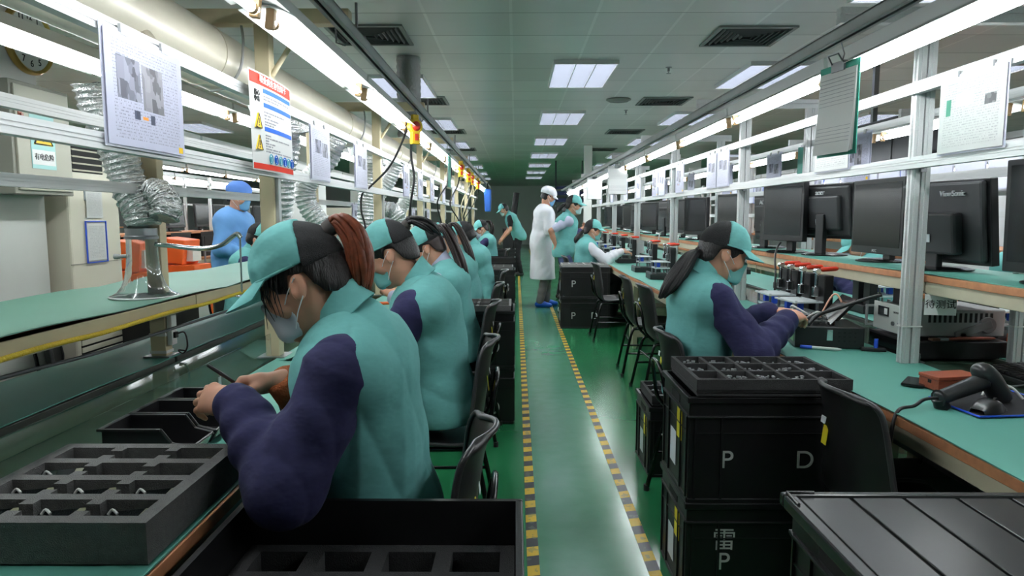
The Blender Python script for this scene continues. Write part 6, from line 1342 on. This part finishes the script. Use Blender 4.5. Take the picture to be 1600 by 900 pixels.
for (x, y0, n, fl, where) in ((-4.62, 6.2, 4, 0, 'of the first distant left line'), (-8.4, 8.0, 3, 0, 'of the second distant left line'), (3.15, 2.2, 6, 1, 'of the line beyond the right shelf'), (5.3, 4.0, 4, 1, 'of the furthest right line')):
    for k in range(n):
        o = bp_ if first else copy_tree(bp_); first = False; o.location = (x, y0+2.27*k+1.1, 0); o.rotation_euler = (0, 0, PI*fl); o['label'] = '%s workbench from the camera %s' % (ORD[k], where); o['group'] = 'workbenches ' + where
def far_shelf(x0, x1, y0, y1, z, label):
    t = thing('long_shelf', label, 'shelf', (0, 0, 0)); n = int((y1-y0)/2.2)
    for k in range(n):
        a = y0+(y1-y0)*k/n; b = y0+(y1-y0)*(k+1)/n
        MB().b2((x0, a+.005, z-.03), (x1, b-.005, z)).obj('board', WOODE, t); MB().b2((x0+.02, a+.03, .747), (x0+.06, a+.07, 1.95)).b2((x1-.06, a+.03, .747), (x1-.02, a+.07, 1.95)).obj('upright', ALU, t)
    MB().b2((x0+.02, y0, 1.82), (x0+.05, y1, 1.86)).b2((x1-.05, y0, 1.82), (x1-.02, y1, 1.86)).b2((x0+.02, y0, 1.52), (x0+.05, y1, 1.55)).obj('rail', ALU, t); return t
far_shelf(-5.22, -4.75, 6.2, 15.2, 1.13, 'monitor shelf of the first distant left line'); far_shelf(-9.0, -8.5, 8.0, 14.8, 1.13, 'monitor shelf of the second distant left line'); far_shelf(3.28, 3.72, 2.2, 15.8, 1.12, 'shelf of the line beyond the right shelf')
far_shelf(5.4, 5.85, 4.0, 13, 1.12, 'shelf of the furthest right line')
m0 = make_monitor('nearest black monitor on the distant left shelf', -4.98, 7.7, .3, .46, .36, 1.131, group='monitors on the distant left shelf'); m1 = make_monitor('wide black monitor on the distant left shelf', -4.98, 9.3, -.35, .62, .36, 1.131, group='monitors on the distant left shelf')
for k, y in enumerate((9.95, 10.9, 11.5, 12.5, 13.3, 14.2)):
    copy_tree(m0, '%s black monitor after the wide one on the distant left shelf' % ORD[k], (-4.98, y, 1.131), -.2+.1*(k % 3))
for k, (y, lab) in enumerate(((4.35, 'dark blue-grey monitor seen from behind near the right edge'), (6.2, 'distant monitor on the shelf beyond the right line'), (7.9, 'second distant monitor on the shelf beyond the right line'), (9.8, 'third distant monitor on the shelf beyond the right line'))):
    copy_tree(m0, lab, (3.5, y, 1.121), .15 if k == 0 else PI)
# stacked dark crates and machines under the distant left shelf
c0 = make_crate('x', (0, 0, 0), stickers=False)
spots = [(-4.95, 7.0, .747), (-4.95, 7.9, .747), (-4.95, 8.8, .747), (-4.95, 9.7, .747), (-4.95, 10.6, .747), (-4.95, 11.5, .747), (-4.95, 12.4, .747)]
for k, p in enumerate(spots):
    o = c0 if k == 0 else copy_tree(c0); o.location = p; o.rotation_euler = (0, 0, PI/2); o['label'] = '%s dark crate from the camera on the distant left bench' % ORD[k]; o['group'] = 'dark crates on the distant left bench'
def orange_machine(label, x, y, rot=0):
    t = thing('orange_cabinet', label, 'machine cabinet', (x, y, 0), rot, 'orange cabinets on the left')
    MB().b2((-.25, -.22, .06), (.25, .22, .66)).obj('body', mat('cabinet_grey', (186, 186, 182), .5), t, bevel=.006); MB().b2((-.26, -.23, .66), (.26, .23, .76)).b2((.2, -.235, .06), (.262, -.19, .66)).b2((.2, .19, .06), (.262, .235, .66)).obj('orange_frame', ORANGE, t, bevel=.006)
    MB().box((-.02, 0, .93), (.30, .42, .3), ry(.12)).obj('hood', ORANGE, t, bevel=.012); MB().b2((.05, -.12, .80), (.20, .10, .98)).obj('control_panel', mat('cabinet_light', (210, 208, 200), .5), t, bevel=.004)
    for sx in (-.2, .2):
        for sy in (-.17, .17): MB().lathe([(0, 0), (.03, 0), (.03, .06), (0, .06)], (sx, sy, 0), 12).obj('caster', BLACKM, t)
    return t
om = orange_machine('orange-hooded grey cabinet right of the air conditioner', -4.25, 7.55, .1)
copy_tree(om, 'orange-hooded cabinet half hidden by the clear hood', (-4.15, 8.45, 0), 0)
def wire_cart(label, x, y):
    t = thing('wire_cart', label, 'cart', (x, y, 0), 0, 'wire carts on the left')
    for sx in (-.22, .22):
        for sy in (-.36, .36): MB().cyl((sx, sy, .08), (sx, sy, .92), .012).obj('post', STEEL, t, smooth=50); MB().lathe([(0, 0), (.035, 0), (.035, .08), (0, .08)], (sx, sy, 0), 12).obj('caster', BLACKM, t)
    for z in (.2, .55, .88):
        b = MB()
        for s in (-1, 1): b.b2((s*.22-.008, -.36, z), (s*.22+.008, .36, z+.02)).b2((-.22, s*.36-.008, z), (.22, s*.36+.008, z+.02))
        for k in range(9): b.b2((-.22, -.32+.08*k, z+.008), (.22, -.316+.08*k, z+.012))
        b.obj('wire_shelf', STEEL, t)
    return t
wc = wire_cart('wire cart with white and orange bins beyond the clear hood', -3.95, 9.5); copy_tree(wc, 'second wire cart further along beyond the left line', (-3.95, 10.6, 0)); copy_tree(wc, 'third wire cart beyond the left line', (-3.95, 11.7, 0))
def bin_box(label, x, y, z):
    t = thing('orange_bin', label, 'bin', (x, y, z), 0, 'orange and white bins on the wire carts'); MB().b2((-.17, -.14, 0), (.17, .14, .2)).obj('body', ORANGE, t, bevel=.006); MB().b2((.17, -.12, .02), (.176, .12, .18)).obj('white_front', WHITE, t); MB().b2((.176, -.03, .12), (.18, .03, .14)).obj('label_strip', BLACKM, t); return t
bb = bin_box('left orange bin with white front on the first wire cart', -3.95, 9.34, .571); n = 0
for cy, c in ((9.5, 'first'), (10.6, 'second'), (11.7, 'third')):
    for z, sh_ in ((.221, 'bottom'), (.571, 'middle')):
        for s, sd in ((-.165, 'near'), (.165, 'far')):
            if n == 0 and z > .5 and s < 0: n = 1; bb['label'] = 'near orange bin with white front on the middle shelf of the first wire cart'; continue
            copy_tree(bb, '%s orange bin with white front on the %s shelf of the %s wire cart' % (sd, sh_, c), (-3.95, cy+s, z))
# white sheets hanging in a row beyond the right shelf
s0 = sheet('document', 'x', 2.96, 0, .30, 1.50, 1.74, PAPER, -1, 'white sheets in the row beyond the right shelf'); s1 = sheet('document', 'x', 2.96, 0, .30, 1.50, 1.74, PR[1], -1, 'blue-framed sheets beyond the right shelf', False)
fb = MB(); fb.b2((-.004, -.156, -.25), (.002, -.15, .004)).b2((-.004, .15, -.25), (.002, .156, .004)).b2((-.004, -.15, -.25), (.002, .15, -.244)).b2((-.004, -.15, -.0), (.002, .15, .006)); fb.obj('blue_edge', BLUEP, s1)
k = j = 0
for i in range(22):
    y = 2.75+.325*i
    if i % 5 == 2:
        o = s1 if j == 0 else copy_tree(s1); o.location = (2.96, y+.15, 1.76); o['label'] = '%s blue-framed sheet from the camera in the row beyond the right shelf' % ORD[j]; j += 1
    else:
        o = s0 if k == 0 else copy_tree(s0); o.location = (2.96, y+.15, 1.76); o['label'] = 'plain white sheet hanging in the row beyond the right shelf'; k += 1
rail('document_rail', 2.975, 1.775, 2, 13, 'rail carrying the white sheets beyond the right shelf'); rail('document_rail', 2.975, 1.36, 2, 13, 'lower rail under the white sheets beyond the right shelf')
for k in range(5):
    o = copy_tree(pr, '%s aluminium post from the camera in the row of white sheets' % ORD[k], (3.27, 3.2+2.12*k, 0)); o['group'] = 'posts of the row of white sheets'
wbp = thing('partition_board', 'large white partition board behind the back-turned monitor at the right', 'partition', (4.75, 5.2, 0)); MB().b2((-.02, -2.6, .1), (.02, 2.6, 1.55)).obj('panel', mat('partition_white', (222, 224, 226), .5), wbp)
for y in (-2.55, -.85, .85, 2.55): MB().b2((-.035, y-.03, 0), (.035, y+.03, 1.6)).obj('post', ALU, wbp)
dkb = thing('dark_wall_cabinet', 'dark cabinet hanging between the right rails behind the post', 'cabinet', (3.15, 5.75, 1.78)); MB().b2((-.15, -.5, -.12), (.15, .5, .36)).obj('case', mat('dark_grey_case', (46, 46, 50), .5), dkb, bevel=.008); MB().b2((-.158, -.2, -.05), (-.15, .45, .30)).obj('door', mat('dark_grey_door', (54, 54, 58), .5), dkb, bevel=.004); MB().b2((-.168, .3, .18), (-.158, .33, .2)).obj('knob', STEEL, dkb)
for s in (-.4, .4): MB().b2((-.02, s-.02, .36), (.02, s+.02, CEIL-1.78)).obj('hanger', STEEL, dkb)
b = MB(); prof = [(.12+(.006 if k % 2 else 0)+.004*math.sin(k*1.7), -1.25+.0315*k) for k in range(40)]; b.lathe(prof, n=24); rs = random.Random(6); b.v = [(x+rs.uniform(-.004, .004), y+rs.uniform(-.004, .004), z) for x, y, z in b.v]
tag(b.obj('drop_duct', FOIL, smooth=60, loc=(2.95, 3.75, CEIL)), 'crinkled silver duct hanging from the ceiling near the right edge', 'duct')
for k in range(3): tag(MB().b2((2.95, 3.3+.1*k, 2.3+.0*k), (6.0, 3.34+.1*k, 2.34)).obj('ceiling_strut', ALU), '%s thin strut running right from above the near right lamps' % ORD[k], 'strut') if k < 2 else None
for x, y, lab in ((-3.2, 10.2, 'pillar_left'), (-3.6, 16.5, 'pillar_left'), (4.3, 17.5, 'pillar_right')): struct(MB().b2((x-.3, y-.3, 0), (x+.3, y+.3, CEIL)), lab, WALLM)
gc = thing('grey_cabinet', 'grey cabinet standing far beyond the left line', 'cabinet', (-3.3, 12.6, 0)); MB().b2((-.4, -.5, 0), (.4, .5, 1.5)).obj('case', GREYP, gc, bevel=.006); MB().b2((.4, -.47, .06), (.412, -.01, 1.45)).b2((.4, .01, .06), (.412, .47, 1.45)).obj('door', mat('grey_door', (156, 158, 152), .5), gc, bevel=.003)
wt = thing('white_machine', 'white machine with dark opening beyond the far left posts', 'machine', (-2.6, 13.4, 0)); MB().b2((-.5, -.6, 0), (.5, .6, 1.25)).obj('case', WHITE, wt, bevel=.01); MB().b2((.5, -.4, .8), (.508, .3, 1.1)).obj('opening', DARKSLOT, wt); MB().b2((-.3, -.3, 1.25), (.2, .2, 1.5)).obj('top_box', mat('machine_grey', (130, 134, 138), .5), wt, bevel=.006)
bbg = thing('blue_bag', 'blue cover hanging at the far end of the left lamps', 'bag', (-.62, 15.2, 1.5)); MB().box((0, 0, .2), (.16, .3, .5), taper=.8).obj('cover', mat('blue_cover', (44, 104, 200), .5, bump=.6, bscale=20), bbg, bevel=.03); MB().cyl((0, 0, .45), (0, 0, .58), .01).obj('strap', BLACKM, bbg)
dr = thing('drying_arm', 'thick dark arm rising behind the standing worker at the far end', 'arm', (.02, 17.5, 0)); MB().b2((-.35, -.3, 0), (.1, .3, 1.05)).obj('cabinet', BLACKM, dr, bevel=.01); MB().tube([(-.1, 0, 1.05), (-.06, 0, 1.5), (.0, 0, 1.95)], .08, 12).obj('tube', BLACKM, dr, smooth=60)
# ================================================================= under the right bench
for k, (x, y, lab) in enumerate(((1.48, 2.42, 'black computer tower under the right bench behind the near chair'), (1.52, 1.72, 'black computer tower under the right bench at the right edge'))):
    t = thing('computer_tower', lab, 'computer', (x, y, 0), 0, 'computer towers under the right bench')
    MB().b2((-.21, -.095, .02), (.21, .095, .44)).obj('case', BLACK, t, bevel=.004); MB().b2((-.218, -.09, .03), (-.21, .09, .43)).obj('front_panel', GLOSSB, t, bevel=.003); MB().b2((-.2195, -.07, .34), (-.218, .07, .38)).obj('drive_bay', mat('drive_grey', (60, 61, 63), .4), t)
    for sx in (-.17, .17): MB().b2((sx-.02, -.08, 0), (sx+.02, .08, .02)).obj('foot', BLACKM, t)
for k, (pts, m_, lab) in enumerate((([(1.62, 2.45, .70), (1.50, 2.4, .56), (1.40, 2.3, .50), (1.42, 2.2, .62), (1.5, 2.1, .70)], CABLEB, 'black cable looping under the right bench by the computer tower'), ([(1.55, 1.95, .71), (1.42, 1.9, .52), (1.36, 1.82, .48), (1.44, 1.75, .60), (1.55, 1.7, .70)], BLUEP, 'blue cable looping under the right bench at the right edge'), ([(1.30, 5.0, .755), (1.2, 4.95, .758), (1.145, 4.9, .70), (1.18, 4.85, .5), (1.3, 4.8, .4)], CABLEB, 'black cable dropping over the bench edge behind the nearest right woman'))):
    tag(MB().tube(bez(pts, 30), .006, 8).obj('loose_cable', m_, smooth=180), lab, 'cable')
tr_ = thing('cable_tray', 'grey cable tray bolted under the right bench near the right edge', 'cable tray', (1.42, 1.95, .52), 0); MB().b2((-.03, -.5, 0), (.10, .5, .012)).b2((-.03, -.5, .012), (-.02, .5, .04)).b2((.09, -.5, .012), (.10, .5, .04)).obj('trough', ALUD, tr_)
for y in (-.4, .4): MB().b2((.085, y-.012, .04), (.10, y+.012, .16)).obj('hanger', ALUD, tr_)
